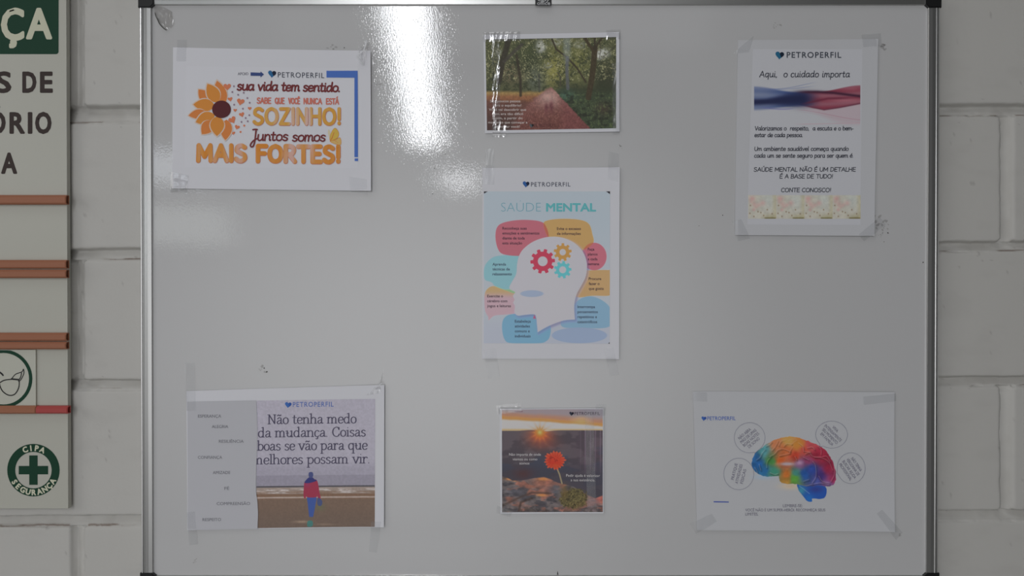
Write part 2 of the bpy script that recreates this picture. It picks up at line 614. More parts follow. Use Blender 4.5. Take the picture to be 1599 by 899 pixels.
# a book face: stems marked '|' get serifs, thick verticals and thin horizontals
BOOK = dict(PEN)
_SB = "~4.3,4 2.8,4.95 1.2,4.3 .5,2.4 1.3,.4 2.8,.1 4.3,1.2"
BOOK.update({
    'a': (5.1, "~.9,4 2.2,5 3.6,4.4 3.7,3 3.7,.9 4.2,.1 4.9,.3;~3.7,2.9 1.6,2.4 .6,1.2 1.3,.1 2.6,.3 3.7,1.3"),
    'b': (5.4, "|1,8 1,0;~1,3.9 2.6,5 4.3,4.2 4.8,2.5 4.2,.8 2.6,0 1,.8"), 'd': (5.8, _SB + ";|4.3,8 4.3,0"),
    'h': (6, "|1.1,8 1.1,0;~1.1,3.7 2.6,4.9 4.2,4.5 4.6,3.2 4.6,2;|4.6,2.2 4.6,0"),
    'i': (2.6, "|1.3,5 1.3,0;1.2,7 1.2,7.1"), 'l': (2.6, "|1.3,8 1.3,0"),
    'm': (9, "|1.1,5 1.1,0;~1.1,3.7 2.5,4.9 3.8,4.5 4.2,3.2 4.2,2;|4.2,2.2 4.2,0;~4.2,3.7 5.6,4.9 6.9,4.5 7.3,3.2 7.3,2;|7.3,2.2 7.3,0"),
    'n': (6, "|1.1,5 1.1,0;~1.1,3.7 2.6,4.9 4.2,4.5 4.6,3.2 4.6,2;|4.6,2.2 4.6,0"),
    'p': (5.6, "|1.1,5 1.1,-3;~1.1,3.9 2.7,5 4.4,4.2 4.9,2.5 4.3,.8 2.7,0 1.1,.8"), 'q': (5.7, _SB + ";|4.4,5 4.4,-3"),
    'r': (4.2, "|1.1,5 1.1,0;~1.1,3.2 2.2,4.8 3.6,4.8 3.7,4.2"),
    'u': (6, "|1.1,5 1.1,3;~1.1,4 1.1,1.4 2,.2 3.3,.4 4.5,1.5;|4.6,5 4.6,0"),
    'v': (5.2, ".5,5 2.6,0 4.7,5;-.3,5 1.5,5;3.8,5 5.5,5"), 't': (3.7, "~1.6,6.6 1.5,1.2 2.2,.1 3.5,.5;.2,4.9 3.3,4.9"),
    'N': (7.4, "1.3,0 1.3,7.4 5.9,.1 5.9,7.4;.3,0 2.4,0;.2,7.4 1.6,7.4;4.9,7.4 6.9,7.4"),
    'C': (6.6, "~5.6,5.6 5,7 3.6,7.5 1.5,6.4 .6,3.7 1.5,1 3.5,0 5.2,.6 5.9,2;5.6,5.4 5.6,7.3"),
})
BOOK['ã'] = (5.1, BOOK['a'][1] + ";~.7,6.5 1.6,7.2 2.8,6.5 3.7,7.2")


def pen(P, mb, s, x0, y, xh, w, m, layer, x1=None, book=False, slant=0.0, tilt=0.0, tight=0.0, capscale=1.0, caps=8, smooth=4):
    """pen-stroke line: baseline y px, x-height xh px (capitals 1.5 xh), stroke w px, from x0 to x1"""
    A = BOOK if book else PEN
    strokes = []; cx = 0.0
    for ch in s:
        adv, d = A[ch]
        for st in d.split(';'):
            if not st:
                continue
            kind = st[0] if st[0] in '~|' else ''
            pts = [tuple(map(float, q.split(','))) for q in st.lstrip('~|').split()]
            if kind == '~':
                pts = crom(pts, smooth)
            strokes.append([(q[0] + cx, q[1]) for q in pts])
            if kind == '|':
                xb, (xt, yt) = pts[-1][0] + cx, (pts[0][0] + cx, pts[0][1])
                yb = pts[-1][1]
                strokes.append([(xb - 0.95, yb + .1), (xb + 0.95, yb + .1)])
                if yt > 3.2:
                    strokes.append([(xt - 1.1, yt - .35), (xt, yt - .1)])
        cx += adv - tight
    allx = [q[0] for st in strokes for q in st]
    mn, mx = min(allx), max(allx)
    sy = xh / 5.0
    sx = sy if x1 is None else (x1 - x0 - w) / (mx - mn)
    for st in strokes:
        q = [np.array((x0 + w / 2 + (a - mn) * sx + slant * b * sy, y - b * sy - tilt * (a - mn) * sx)) for a, b in st]
        P.stroke(mb, q, w, m, layer, 0.55 if book else 0.0, caps)


# ------------------------------------------------------------------ shared paper / tape materials
PAPER = add_bump(mat('white_copy_paper', (0.825, 0.825, 0.872), 0.62, 0, 0.25), 9.0, 0.25, 0.004, 3.0)
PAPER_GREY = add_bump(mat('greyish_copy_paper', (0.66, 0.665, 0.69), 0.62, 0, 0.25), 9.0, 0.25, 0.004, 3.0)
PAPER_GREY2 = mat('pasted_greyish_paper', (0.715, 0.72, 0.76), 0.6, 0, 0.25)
PAPER2 = mat('pasted_print_paper', (0.84, 0.84, 0.89), 0.6, 0, 0.25)
TAPE = clear_mat('clear_tape', (0.965, 0.968, 0.97), 0.04, 0.22, 0.05)
TAPE_ON = clear_mat('clear_tape_shiny', (0.95, 0.95, 0.95), 0.10, 0.12, 0.03)
FILM = clear_mat('plastic_film', (0.97, 0.97, 0.97), 0.05, 0.16, 0.02)


def tape(P, quad, crinkle=0.12, shiny=False, layer=1.3, seed=0, n=(10, 24), name='tape_strip', board=True):
    """a strip of clear tape over the edge of a sheet"""
    nu, nv = n
    px, py = P.quad_px(quad, nu, nv)
    u, v = P.uv(px, py)
    on = np.minimum(np.minimum(sstep(-0.02, 0.01, u), sstep(1.02, 0.99, u)), np.minimum(sstep(-0.02, 0.01, v), sstep(1.02, 0.99, v)))
    pos = P.pts(px, py, 0.0)
    hgt = P.height(px, py) * on + 0.0007 * (1 - on) + layer * 0.0005
    hgt = hgt + crinkle * 0.001 * (0.5 * fbm(px * 0.22, py * 0.16, 2, seed) + 0.9 * vnoise(px * 0.4 + py * 0.06, py * 0.05, seed + 5))
    pos[..., 1] = P.Y - hgt
    return grid_mesh(name, pos, nu, nv, TAPE_ON if shiny else TAPE, P.root)


# ================================================================== STRUCTURE: painted block wall and floor
WALL_Y = 0.020
LEFT_Y = [(-46, -20), (165, 191), (388, 405), (593, 608.5), (805, 821), (1016, 1031)]
RIGHT_Y = [(-49, -31), (162, 180), (377, 392), (588, 602), (797, 813), (1008, 1024)]


def wall_height(px, py):
    """recess in mm (0 = block face) and a dirt mask, for pixel arrays on the wall plane"""
    t = np.clip((px - 160) / 1350.0, -0.3, 1.3)
    e1 = (fbm(px * 0.05, py * 0.05, 3, 3) - 0.5) * 4.0 + (fbm(px * 0.25, py * 0.25, 2, 5) - 0.5) * 2.2
    best = np.full(px.shape, 1e9)           # distance outside the nearest block
    sj = np.zeros(px.shape)                 # 0 at the deep side of a joint, 1 at the proud side
    rows = []
    L = [(a, b) for a, b in LEFT_Y]; R = [(a, b) for a, b in RIGHT_Y]
    for n in range(1, 5):                   # further courses above and below
        L.insert(0, (L[0][0] - 211, L[0][1] - 211)); R.insert(0, (R[0][0] - 211, R[0][1] - 211))
        L.append((L[-1][0] + 211, L[-1][1] + 211)); R.append((R[-1][0] + 211, R[-1][1] + 211))
    dirt = np.zeros(px.shape)
    for k in range(len(L) - 1):
        top = L[k][1] * (1 - t) + R[k][1] * t
        bot = L[k + 1][0] * (1 - t) + R[k + 1][0] * t
        odd = (k - 4) % 2 == 0              # courses whose joint stands just right of the sign
        off = 120.0 if odd else -88.0
        ph = (px - off) / 415.0
        n = np.floor(ph + 0.5)
        xj = np.abs(ph - n) * 415.0         # distance to the nearest vertical joint
        dx = 8.5 - xj
        dy = np.maximum(top - py, py - bot)
        d = np.where((dx > 0) & (dy > 0), np.hypot(np.maximum(dx, 0), np.maximum(dy, 0)), np.maximum(dx, dy))
        # rounded corners
        rr = 7.0
        qx, qy = dx + rr, dy + rr
        d = np.minimum(np.maximum(qx, qy), 0) + np.hypot(np.maximum(qx, 0), np.maximum(qy, 0)) - rr
        up = L[k][0] * (1 - t) + R[k][0] * t
        sh = (py - up) / np.maximum(top - up, 1)
        sj = np.where((sh >= 0) & (sh <= 1), sh, sj)
        sv = ((ph - n) * 415.0 + 8.5) / 17.0
        sj = np.where((sv >= 0) & (sv <= 1) & (dy < 0), sv, sj)
        best = np.minimum(best, d)
        crack = np.exp(-((py - top + 1.0 + e1 * 0.4) / 1.2) ** 2) * sstep(0.50, 0.62, fbm(px * 0.02, py * 0.3, 3, 21 + k)) * (dx < -6)
        dirt = np.maximum(dirt, crack)
    d = best + e1 * 0.5
    rec = (14.0 - 10.5 * sj) * sstep(-2.0, 2.6, d) + 0.5 * sstep(-6, -1, d)
    rec = rec + sstep(1, 5, d) * (fbm(px * 0.08, py * 0.08, 3, 8) - 0.5) * 2.5
    return rec, np.clip(dirt, 0, 1), d


def axis(lo, hi, fine, step_f, step_c):
    out = [lo]
    while out[-1] < hi:
        x = out[-1]
        st = step_c
        for a, b in fine:
            if a <= x < b:
                st = step_f
            elif x < a:
                st = min(st, a - x)
        out.append(x + max(st, 1e-3))
    return np.array(out)


def build_wall():
    fx = [(-420, 245), (1440, 2020)]
    xs = axis(-1700, 3300, fx, 2.6, 24.0)
    fy = []
    for (a, b), (c, d_) in zip(LEFT_Y, RIGHT_Y):
        fy.append((min(a, c) - 9, max(b, d_) + 9))
    for i in range(1, 4):
        fy.insert(0, (fy[0][0] - 211, fy[0][1] - 211))
    ys = axis(-1150, 1980, fy, 1.35, 4.5)
    px, py = np.meshgrid(xs, ys)
    rec, dirt, d = wall_height(px, py)
    a = (px - (W - 1) / 2) / FPX; b = -(py - (H - 1) / 2) / FPX
    dy = _cp - b * _sp; dz = _sp + b * _cp
    t = (WALL_Y + D) / dy
    z = EYE + dz * t
    faceN = (fbm(px * 0.018, py * 0.018, 3, 40) - 0.5) * 1.6
    co = np.stack([a * t, WALL_Y + rec * 0.001 + (faceN * 0.0004), np.maximum(z, 0.0)], -1)
    colr = np.empty(px.shape + (3,))
    paint = np.array([0.600, 0.588, 0.558])
    colr[:] = paint
    stain = sstep(0.55, 0.8, fbm(px * 0.02, py * 0.05, 4, 33)) * 0.10
    speck = sstep(0.86, 0.90, fbm(px * 0.16, py * 0.16, 2, 60)) * 0.35
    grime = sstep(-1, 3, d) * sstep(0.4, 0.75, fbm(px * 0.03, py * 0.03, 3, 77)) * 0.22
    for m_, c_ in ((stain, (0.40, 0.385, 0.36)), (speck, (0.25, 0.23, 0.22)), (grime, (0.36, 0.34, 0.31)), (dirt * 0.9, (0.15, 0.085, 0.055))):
        colr = mixc(colr, c_, m_)
    m = attr_mat('painted_block_wall', 0.55, 0.3)
    add_bump(m, 160.0, 0.18, 0.0015, 4.0)
    o = grid_mesh('wall_back', co, len(xs), len(ys), m, None, colr)
    o['kind'] = 'structure'
    o['label'] = 'white painted concrete block wall with recessed mortar joints'
    return o


build_wall()

mb = MB()
m_floor = mat('smooth_concrete', (0.33, 0.325, 0.31), 0.55)
add_bump(m_floor, 14.0, 0.15, 0.002, 5.0)
mb.add([(-2.4, WALL_Y + 0.008, 0), (2.4, WALL_Y + 0.008, 0), (2.4, -3.2, 0), (-2.4, -3.2, 0)], [(3, 2, 1, 0)], m_floor)
fl = mb.build('floor')
fl['kind'] = 'structure'

# ================================================================== WHITEBOARD
bx0, bx1 = at(238.5, 450).x, at(1445.8, 450).x
bz1, bz0 = at(800, 8.0).z, at(800, 897.0).z
board = thing('whiteboard', 'large aluminium-framed whiteboard with black corner caps hung on the block wall', 'whiteboard',
              ((bx0 + bx1) / 2, WALL_Y - 0.006, bz0 - 0.017))

m_board = mat('glossy_white_enamel', (0.63, 0.628, 0.632), 0.035, 0, 0.7)
nt = m_board.node_tree
tc = nt.nodes.new('ShaderNodeTexCoord')
mp = nt.nodes.new('ShaderNodeMapping'); mp.inputs['Scale'].default_value = (1.0, 1.0, 0.55)
n1 = nt.nodes.new('ShaderNodeTexNoise'); n1.inputs['Scale'].default_value = 620.0; n1.inputs['Detail'].default_value = 1.0
n2 = nt.nodes.new('ShaderNodeTexNoise'); n2.inputs['Scale'].default_value = 6.0
mul = nt.nodes.new('ShaderNodeMath'); mul.operation = 'MULTIPLY_ADD'; mul.inputs[1].default_value = 4.0
bu = nt.nodes.new('ShaderNodeBump'); bu.inputs['Strength'].default_value = 0.2; bu.inputs['Distance'].default_value = 0.00022
nt.links.new(tc.outputs['Object'], mp.inputs[0])
nt.links.new(mp.outputs[0], n1.inputs['Vector']); nt.links.new(tc.outputs['Object'], n2.inputs['Vector'])
nt.links.new(n2.outputs['Fac'], mul.inputs[0]); nt.links.new(n1.outputs['Fac'], mul.inputs[2])
nt.links.new(mul.outputs[0], bu.inputs['Height'])
nt.links.new(bu.outputs[0], nt.nodes['Principled BSDF'].inputs['Normal'])

mb = MB()
mb.box((bx0 - 0.006, 0.0, bz0 - 0.006), (bx1 + 0.006, 0.011, bz1 + 0.006), m_board)
mb.build('writing_surface', board)

m_alu = add_bump(mat('brushed_aluminium', (0.60, 0.60, 0.59), 0.29, 0.92), 900.0, 0.05, 0.0003)
# section: (distance outward from the inner edge, height towards the viewer), metres
PROF = [(0.000, -0.0105), (0.0000, 0.0030), (0.0005, 0.0036), (0.0060, 0.0040), (0.0112, 0.0040), (0.0122, 0.0046), (0.0128, 0.0046),
        (0.0131, 0.0018), (0.0144, 0.0018), (0.0147, 0.0042), (0.0160, 0.0044), (0.0172, 0.0030), (0.0174, -0.0140), (0.0120, -0.0140), (0.0120, -0.0105)]


def rail(side):
    mb = MB()
    vs = []
    for end in (0, 1):
        for o, h in PROF:
            if side in ('l', 'r'):
                x = bx0 - o if side == 'l' else bx1 + o
                z = bz0 - o if end == 0 else bz1 + o
            else:
                z = bz1 + o if side == 't' else bz0 - o
                x = bx0 - o if end == 0 else bx1 + o
            vs.append((x, -h, z))
    n = len(PROF)
    fs = [(i, (i + 1) % n, n + (i + 1) % n, n + i) for i in range(n)]
    mb.add(vs, fs + [tuple(range(n)), tuple(range(n, 2 * n))], m_alu)
    o = mb.build('frame_rail', board)
    bm = bmesh.new(); bm.from_mesh(o.data); bmesh.ops.recalc_face_normals(bm, faces=bm.faces); bm.to_mesh(o.data); bm.free()


for s_ in 'lrtb':
    rail(s_)

m_black = mat('black_plastic', (0.012, 0.012, 0.013), 0.4)
E = 0.0186
for sx, cx in ((-1, bx0), (1, bx1)):
    for sz, cz in ((-1, bz0), (1, bz1)):
        q = [(-0.0045, E), (0.004, 0.004 - 0.0005), (0.0, -0.0005)]
        out = [(E, E), (E, -0.005), (0.0005, -0.005), (-0.0045, -0.0005), (-0.005, 0.0005), (-0.005, E)]
        mb = MB()
        P2 = [(cx + sx * a_, cz + sz * b_) for a_, b_ in out]
        n = len(P2)
        vs = [(a_, -0.0062, b_) for a_, b_ in P2] + [(a_, 0.0142, b_) for a_, b_ in P2]
        bm = bmesh.new()
        bv = [bm.verts.new(v) for v in vs]
        bm.faces.new(bv[:n]); bm.faces.new(bv[n:])
        for i in range(n):
            bm.faces.new((bv[i], bv[(i + 1) % n], bv[n + (i + 1) % n], bv[n + i]))
        bmesh.ops.recalc_face_normals(bm, faces=bm.faces)
        bmesh.ops.bevel(bm, geom=[e for e in bm.edges if abs(e.verts[0].co.y + 0.0062) < 1e-5 and abs(e.verts[1].co.y + 0.0062) < 1e-5], offset=0.0012, segments=2, affect='EDGES')
        mb.bm(bm, m_black)
        mb.build('corner_cap', board, label='black plastic corner cap')


class Flat:
    """flat drawing surface at depth Y (for printing on rigid things)"""

    def __init__(self, Y, root):
        self.Y = Y; self.root = root

    def pts(self, px, py, layer=0.0):
        return np.array([at(a_, b_, self.Y - layer * 0.001) for a_, b_ in zip(px, py)])

    tri = Sheet.tri; poly = Sheet.poly; stroke = Sheet.stroke


# maker's label in the middle of the top rail
F = Flat(-0.0055, board)
mb = MB()
lab = [at(835.3, -9, -0.0053), at(860.8, -9, -0.0053), at(860.8, 8.2, -0.0053), at(835.3, 8.2, -0.0053)]
mb.box((lab[0].x, -0.0057, lab[2].z), (lab[1].x, -0.0050, lab[0].z), mat('label_black', (0.01, 0.01, 0.011), 0.35), 0.0002)
m_lw = mat('label_white', (0.62, 0.63, 0.64), 0.5)
text(F, mb, 'easy', 839.5, 1.2, 5.6, m_lw, 0.35, x1=857.5, bold=0.01)
text(F, mb, 'office', 838.2, 6.9, 5.6, m_lw, 0.35, x1=858.6, bold=0.01)
mb.build('maker_label', board, label='small black maker label with white lettering')

# marker specks and tape residue on the surface
mb = MB()
m_scuff = clear_mat('scuff_residue', (0.87, 0.865, 0.86), 0.01, 0.4, 0.06, (0.25, 0.24, 0.23))
m_dot = mat('marker_speck', (0.06, 0.055, 0.05), 0.6)
F0 = Flat(0.0, board)


def splat(px, py, r, m, stretch=1.0, rot=0.0):
    n = 9
    pts = []
    for i in range(n):
        t = -2 * math.pi * i / n
        rr = r * random.uniform(0.65, 1.15)
        a_, b_ = rr * stretch * math.cos(t), rr * math.sin(t)
        pts.append((px + a_ * math.cos(rot) - b_ * math.sin(rot), py + a_ * math.sin(rot) + b_ * math.cos(rot)))
    F0.poly(mb, pts, m, 0.15)


for q in ((1441, 409, 1.3), (1386, 363, 1.3), (1128, 335.5, 1.0), (1091, 352, 0.7), (678, 262, 0.8), (675, 302, 0.8), (683, 240, 0.6),
          (695, 240, 0.6), (416, 580, 1.4), (412, 574, 1.2), (537, 74, 0.9), (1322, 366, 0.7), (1380, 377, 0.7)):
    splat(*q, m_dot)
for q in ((408, 576, 6, 1.6, .5), (1372, 347, 9, 2.2, -.7), (1380, 355, 6, 1.6, .9), (1376, 366, 4, 1.2, 0), (967, 228, 4, 1.5, .9), (1210, 40, 5, 2, .3),
          (520, 73, 5, 1.8, .2), (305, 875, 4, 1.2, 0), (596, 131, 3, 3, 0), (1378, 70, 8, 1.5, .4), (1404, 834, 3, 1.2, 0)):
    for _ in range(7):
        splat(q[0] + random.gauss(0, q[2] * .8 * q[3] * .5), q[1] + random.gauss(0, q[2] * .5), q[2] * random.uniform(.12, .32), m_scuff, q[3], q[4])
F0.poly(mb, [(869.2, 896.5), (869.8, 891), (870.5, 891.5), (871.5, 896.5)], m_dot, 0.2)
mb.build('scuff_marks', board)

# ================================================================== POSTER: sunflower
k = 0.47
P = Sheet('sunflower_poster', 'landscape white sheet with orange sunflower and MAIS FORTES lettering, upper left of whiteboard', 'poster',
          [(270.5, 74), (579, 80), (580, 298), (269.5, 294)], lift=(0.3, 0.4, 3.2, 1.0), wave=0.4, seed=1.3)
P.k = k
P.patch('sheet', P.c, PAPER, 0, 60, 44, 0.0002)
P.patch('pasted_print', [(291, 103), (560, 107), (559, 263), (289, 261)], PAPER2, 0.1, 50, 36)


def heart_pts(cx, cy, r, rot=0.0, n=22):
    out = []
    for i in range(n):
        t = 2 * math.pi * i / n
        x = 16 * math.sin(t) ** 3 / 16.0
        y = (13 * math.cos(t) - 5 * math.cos(2 * t) - 2 * math.cos(3 * t) - math.cos(4 * t)) / 16.0
        x, y = x * math.cos(rot) - y * math.sin(rot), x * math.sin(rot) + y * math.cos(rot)
        out.append((cx + r * x, cy - r * y))
    return out


# flower head: petals as (base angle-less) explicit leaf shapes in crop coordinates (300,115) x5.992
def leaf(a, b, w, n=9):
    a = np.array(a, float); b = np.array(b, float)
    d = b - a; L = np.hypot(*d); d /= L; nn = np.array([-d[1], d[0]])
    l, r = [], []
    for i in range(n + 1):
        t = i / n
        ww = w * (math.sin(math.pi * min(1, t ** 0.85)) ** 0.85) * (1.0 if t < 1 else 0)
        l.append(tuple(a + d * L * t + nn * ww)); r.append(tuple(a + d * L * t - nn * ww))
    return l + r[::-1][1:-1]


C5 = lambda q: (300 + q[0] / 5.992, 115 + q[1] / 5.992)
mb = MB()
halo = ink((196, 178, 165), k); petal = ink((203, 132, 58), k); petal2 = ink((186, 112, 58), k); core = ink((68, 26, 30), k)
cen = (278, 334)
petals = [((175, 275), (62, 148), 44, 1), ((290, 300), (235, 66), 52, 1), ((248, 270), (145, 95), 50, 0), ((215, 300), (14, 288), 48, 0),
          ((140, 365), (-30, 392), 36, 1), ((215, 385), (38, 455), 48, 0), ((195, 440), (95, 567), 48, 1), ((325, 430), (315, 622), 46, 1), ((240, 395), (236, 584), 54, 0)]
for j, (a, b, w, t) in enumerate(petals):
    ha = np.array(b) + (np.array(b) - np.array(a)) * 0.07
    P.poly(mb, [C5(q) for q in leaf(a, tuple(ha), w * 1.22 + 9)], halo, 0.45 + 0.02 * j)
    P.poly(mb, [C5(q) for q in leaf(a, b, w * 1.22)], petal2 if t else petal, 0.455 + 0.02 * j)
P.poly(mb, [C5((cen[0] + 88 * math.cos(-t), cen[1] + 82 * math.sin(-t))) for t in np.linspace(0, 2 * math.pi, 28, endpoint=False)], core, 0.75)
mb.build('printed_sunflower', P.root)
mb = MB()
hc = ink((190, 112, 80), k); dc = ink((118, 100, 112), k)
for (x, y, r, ro) in ((330, 122, 36, 0), (358, 238, 23, .2), (455, 262, 36, -.2), (405, 342, 17, 0), (466, 382, 25, .3), (378, 432, 36, .5), (424, 500, 24, -.3), (540, 325, 18, 0), (388, 555, 18, 0)):
    P.poly(mb, [C5(q) for q in heart_pts(x, y, r, ro)], hc, 0.5)
for (x, y) in ((378, 172), (432, 198), (484, 178), (518, 228), (540, 272), (395, 290), (477, 328), (537, 388), (503, 415), (522, 445), (464, 452), (372, 498), (392, 118)):
    P.poly(mb, [C5((x + 9 * math.cos(-t), y + 9 * math.sin(-t))) for t in np.linspace(0, 6.283, 8, endpoint=False)], dc, 0.5)
for (x, y) in ((490, 486), (456, 545)):
    P.poly(mb, [C5((x + 10 * math.cos(-t), y + 10 * math.sin(-t))) for t in np.linspace(0, 6.283, 8, endpoint=False)], hc, 0.5)
mb.build('printed_hearts', P.root)


def logo(P, x0, x1, y, h, k, tilt=0.0, heart=(30, 80, 120), heart2=(14, 22, 40), tcol=(42, 46, 58), hx=None, hr=None, layer=0.5, bold=0.0, spacing=1.15, hy=None):
    """the company mark: two-tone heart and spaced capitals"""
    mb = MB()
    cx = hx; cy = hy if hy is not None else y - h * 0.45
    pts = heart_pts(cx, cy, hr, -0.12, 30)
    a, b = ink(heart, k), ink(heart2, k)
    P.poly(mb, pts, a, layer)
    half = [q for q in pts if q[0] >= cx + 0.06 * hr - 0.35 * (cy - q[1])]
    if len(half) > 3:
        P.poly(mb, half, b, layer + 0.02)
    text(P, mb, 'PETROPERFIL', x0, y, h, ink(tcol, k), layer, x1=x1, bold=bold, spacing=spacing, tilt=tilt)
    return mb.build('printed_logo', P.root)


logo(P, 434, 506.5, 120.8, 8.0, k, tilt=-0.018, hx=425, hr=6.3, hy=115.2)
mb = MB()
bl = ink((58, 88, 150), k); navy = ink((44, 58, 100), k)
P.poly(mb, [(391.5, 113), (391.5, 118.3), (407, 118.6), (407, 121), (412.5, 116.2), (407, 111.5), (407, 113.6)], navy, 0.5)
text(P, mb, 'APOIO', 371.5, 117.3, 4.2, ink((70, 70, 80), k), 0.5, x1=388)
mb.build('printed_arrow', P.root)
mb = MB()
for q in ([(510, 110.8), (510, 121.3), (531, 121.6), (553.8, 122), (553.8, 121), (559, 111.2), (535, 111)],
          [(553.8, 111.2), (553.8, 245.5), (559.4, 245.5), (559, 111.2)], [(554.2, 247.5), (554.2, 251.5), (559.6, 251.7), (559.6, 247.5)]):
    n0, n1_, = q[0], q[-1]
    P.poly(mb, q, bl, 0.5)
mb.build('printed_blue_corner_bar', P.root)


def streaky(name, c1, c2, c3, k, scale):
    """printer ink with vertical banding"""
    m = mat(name, alb(c1, k), 0.55, 0, 0.25)
    nt = m.node_tree
    tc = nt.nodes.new('ShaderNodeTexCoord'); mp = nt.nodes.new('ShaderNodeMapping'); mp.inputs['Scale'].default_value = (scale, 1, 6)
    no = nt.nodes.new('ShaderNodeTexNoise'); no.inputs['Scale'].default_value = 1.0; no.inputs['Detail'].default_value = 2.5
    ra = nt.nodes.new('ShaderNodeValToRGB')
    ra.color_ramp.elements[0].position = 0.40; ra.color_ramp.elements[0].color = (*alb(c1, k), 1)
    ra.color_ramp.elements[1].position = 0.68; ra.color_ramp.elements[1].color = (*alb(c3, k), 1)
    e = ra.color_ramp.elements.new(0.53); e.color = (*alb(c2, k), 1)
    nt.links.new(tc.outputs['Object'], mp.inputs[0]); nt.links.new(mp.outputs[0], no.inputs['Vector'])
    nt.links.new(no.outputs['Fac'], ra.inputs[0]); nt.links.new(ra.outputs[0], nt.nodes['Principled BSDF'].inputs['Base Color'])
    return m


yel = streaky('ink_yellow_banded', (205, 150, 62), (205, 160, 85), (190, 160, 150), k, 60)
ora = streaky('ink_orange_banded', (202, 128, 48), (200, 140, 75), (190, 152, 140), k, 55)
edge = ink((160, 104, 82), k)
wine = ink((92, 36, 38), k)
mb = MB()
pen(P, mb, 'sua vida tem sentido.', 369.5, 140.6, 8.8, 2.7, wine, 0.5, x1=531, slant=0.12, tilt=-0.018, tight=0.15)
mb.build('printed_script_line', P.root)
mb = MB()
rose = ink((160, 92, 80), k)
for w_, a_, b_ in (('SABE', 401, 424), ('QUE', 429, 445), ('VOCÊ', 450, 469), ('NUNCA', 474, 503.5), ('ESTÁ', 509, 530)):
    pen(P, mb, w_, a_, 161.2 + (a_ - 401) * 0.013, 5.6, 2.0, rose, 0.5, x1=b_, tilt=-0.012, tight=-0.2)
mb.build('printed_small_line', P.root)
mb = MB()
pen(P, mb, 'SOZINHO!', 394.4, 193.4, 15.8, 5.9, edge, 0.46, x1=533, tilt=-0.006, tight=-0.55, caps=14)
pen(P, mb, 'SOZINHO!', 394.8, 192.9, 15.8, 4.9, yel, 0.66, x1=532, tilt=-0.006, tight=-0.55, caps=14)
mb.build('printed_large_line', P.root, label='yellow capital lettering')
mb = MB()
pen(P, mb, 'Juntos', 391, 219.4, 9.2, 2.4, wine, 0.8, x1=450, slant=0.1, tight=0.1)
pen(P, mb, 'somos', 456, 220.4, 9.2, 2.4, wine, 0.8, x1=508.5, slant=0.1, tight=0.1)
mb.build('printed_script_line', P.root)
mb = MB()
pen(P, mb, 'MAIS', 306.6, 251.0, 15.9, 7.6, edge, 0.46, x1=387, tilt=-0.006, tight=-0.75, caps=14)
pen(P, mb, 'FORTES!', 399.5, 251.8, 15.9, 7.6, edge, 0.46, x1=532.5, tilt=-0.012, tight=-0.75, caps=14)
pen(P, mb, 'MAIS', 307.2, 250.4, 15.9, 6.6, ora, 0.66, x1=386, tilt=-0.006, tight=-0.75, caps=14)
pen(P, mb, 'FORTES!', 400.1, 251.2, 15.9, 6.6, ora, 0.66, x1=531.5, tilt=-0.012, tight=-0.75, caps=14)
mb.build('printed_large_line', P.root, label='orange capital lettering')
mb = MB()
C3 = lambda q: (380 + q[0] / 8.56, 160 + q[1] / 8.56)
wing = crom([(1160, 510), (1165, 440), (1200, 365), (1235, 345), (1275, 400), (1270, 460), (1225, 495)], 4, True)
wing2 = crom([(1165, 515), (1230, 500), (1290, 470), (1310, 520), (1300, 565), (1240, 560), (1180, 535)], 4, True)
P.poly(mb, [C3(q) for q in wing2], ink((205, 170, 105), k), 0.5)
P.poly(mb, [C3(q) for q in wing], ink((215, 180, 80), k), 0.52)
P.poly(mb, [C3(q) for q in crom([(1165, 510), (1135, 420), (1140, 360), (1165, 400), (1175, 460)], 4, True)], ink((200, 190, 160), k), 0.49)
dk = ink((170, 110, 50), k)
for w_ in (wing, wing2):
    P.stroke(mb, [np.array(C3(q)) for q in w_ + [w_[0]]], 0.55, dk, 0.56, 0, 0)
P.stroke(mb, [np.array(C3(q)) for q in [(1160, 520), (1190, 470), (1215, 400)]], 0.9, ink((190, 90, 50), k), 0.57, 0, 0)
P.stroke(mb, [np.array(C3(q)) for q in [(1160, 520), (1210, 500), (1270, 540)]], 0.6, dk, 0.57, 0, 0)
mb.build('printed_butterfly', P.root)
tape(P, [(277, 62), (292, 62), (291, 96), (276, 96)], 0.3, False, seed=1)
tape(P, [(268, 268), (296, 274), (292, 302), (266, 300)], 0.9, True, seed=2)
tape(P, [(546, 276), (573, 280), (574, 304), (548, 300)], 0.2, False, seed=3)
px_, py_ = P.quad_px([(571.5, 64), (575.5, 66), (568, 106), (556, 90)], 8, 26)
tape(P, [(569, 64), (577, 66), (570, 105), (557, 92)], 3.2, True, seed=4, n=(14, 34))
mb = MB()
m_fold = mat('milky_tape_fold', (0.80, 0.81, 0.84), 0.2)
for q in ([(573.5, 66), (570, 80), (562, 87.5), (558.5, 91)], [(558.5, 90), (562, 97), (567, 102.5)], [(560, 88.5), (565, 94)]):
    c_ = [np.array(a_) for a_ in crom(q, 4)]
    P.stroke(mb, c_, 1.8, m_fold, 5.2, 0, 8)
mb.build('tape_crease', P.root, label='crumpled white crease in the clear tape')

# ================================================================== POSTER: forest path picture
k = 0.47
P = Sheet('forest_path_print', 'small framed-white print of a red forest path under trees, top centre of whiteboard', 'poster',
          [(754.5, 54.5), (966, 50.5), (966.5, 205.5), (757, 208)], lift=(0.2, 0.3, 1.2, 1.0), wave=0.3, seed=2.2)
P.k = k
P.patch('sheet', P.c, PAPER, 0, 44, 34, 0.0002)


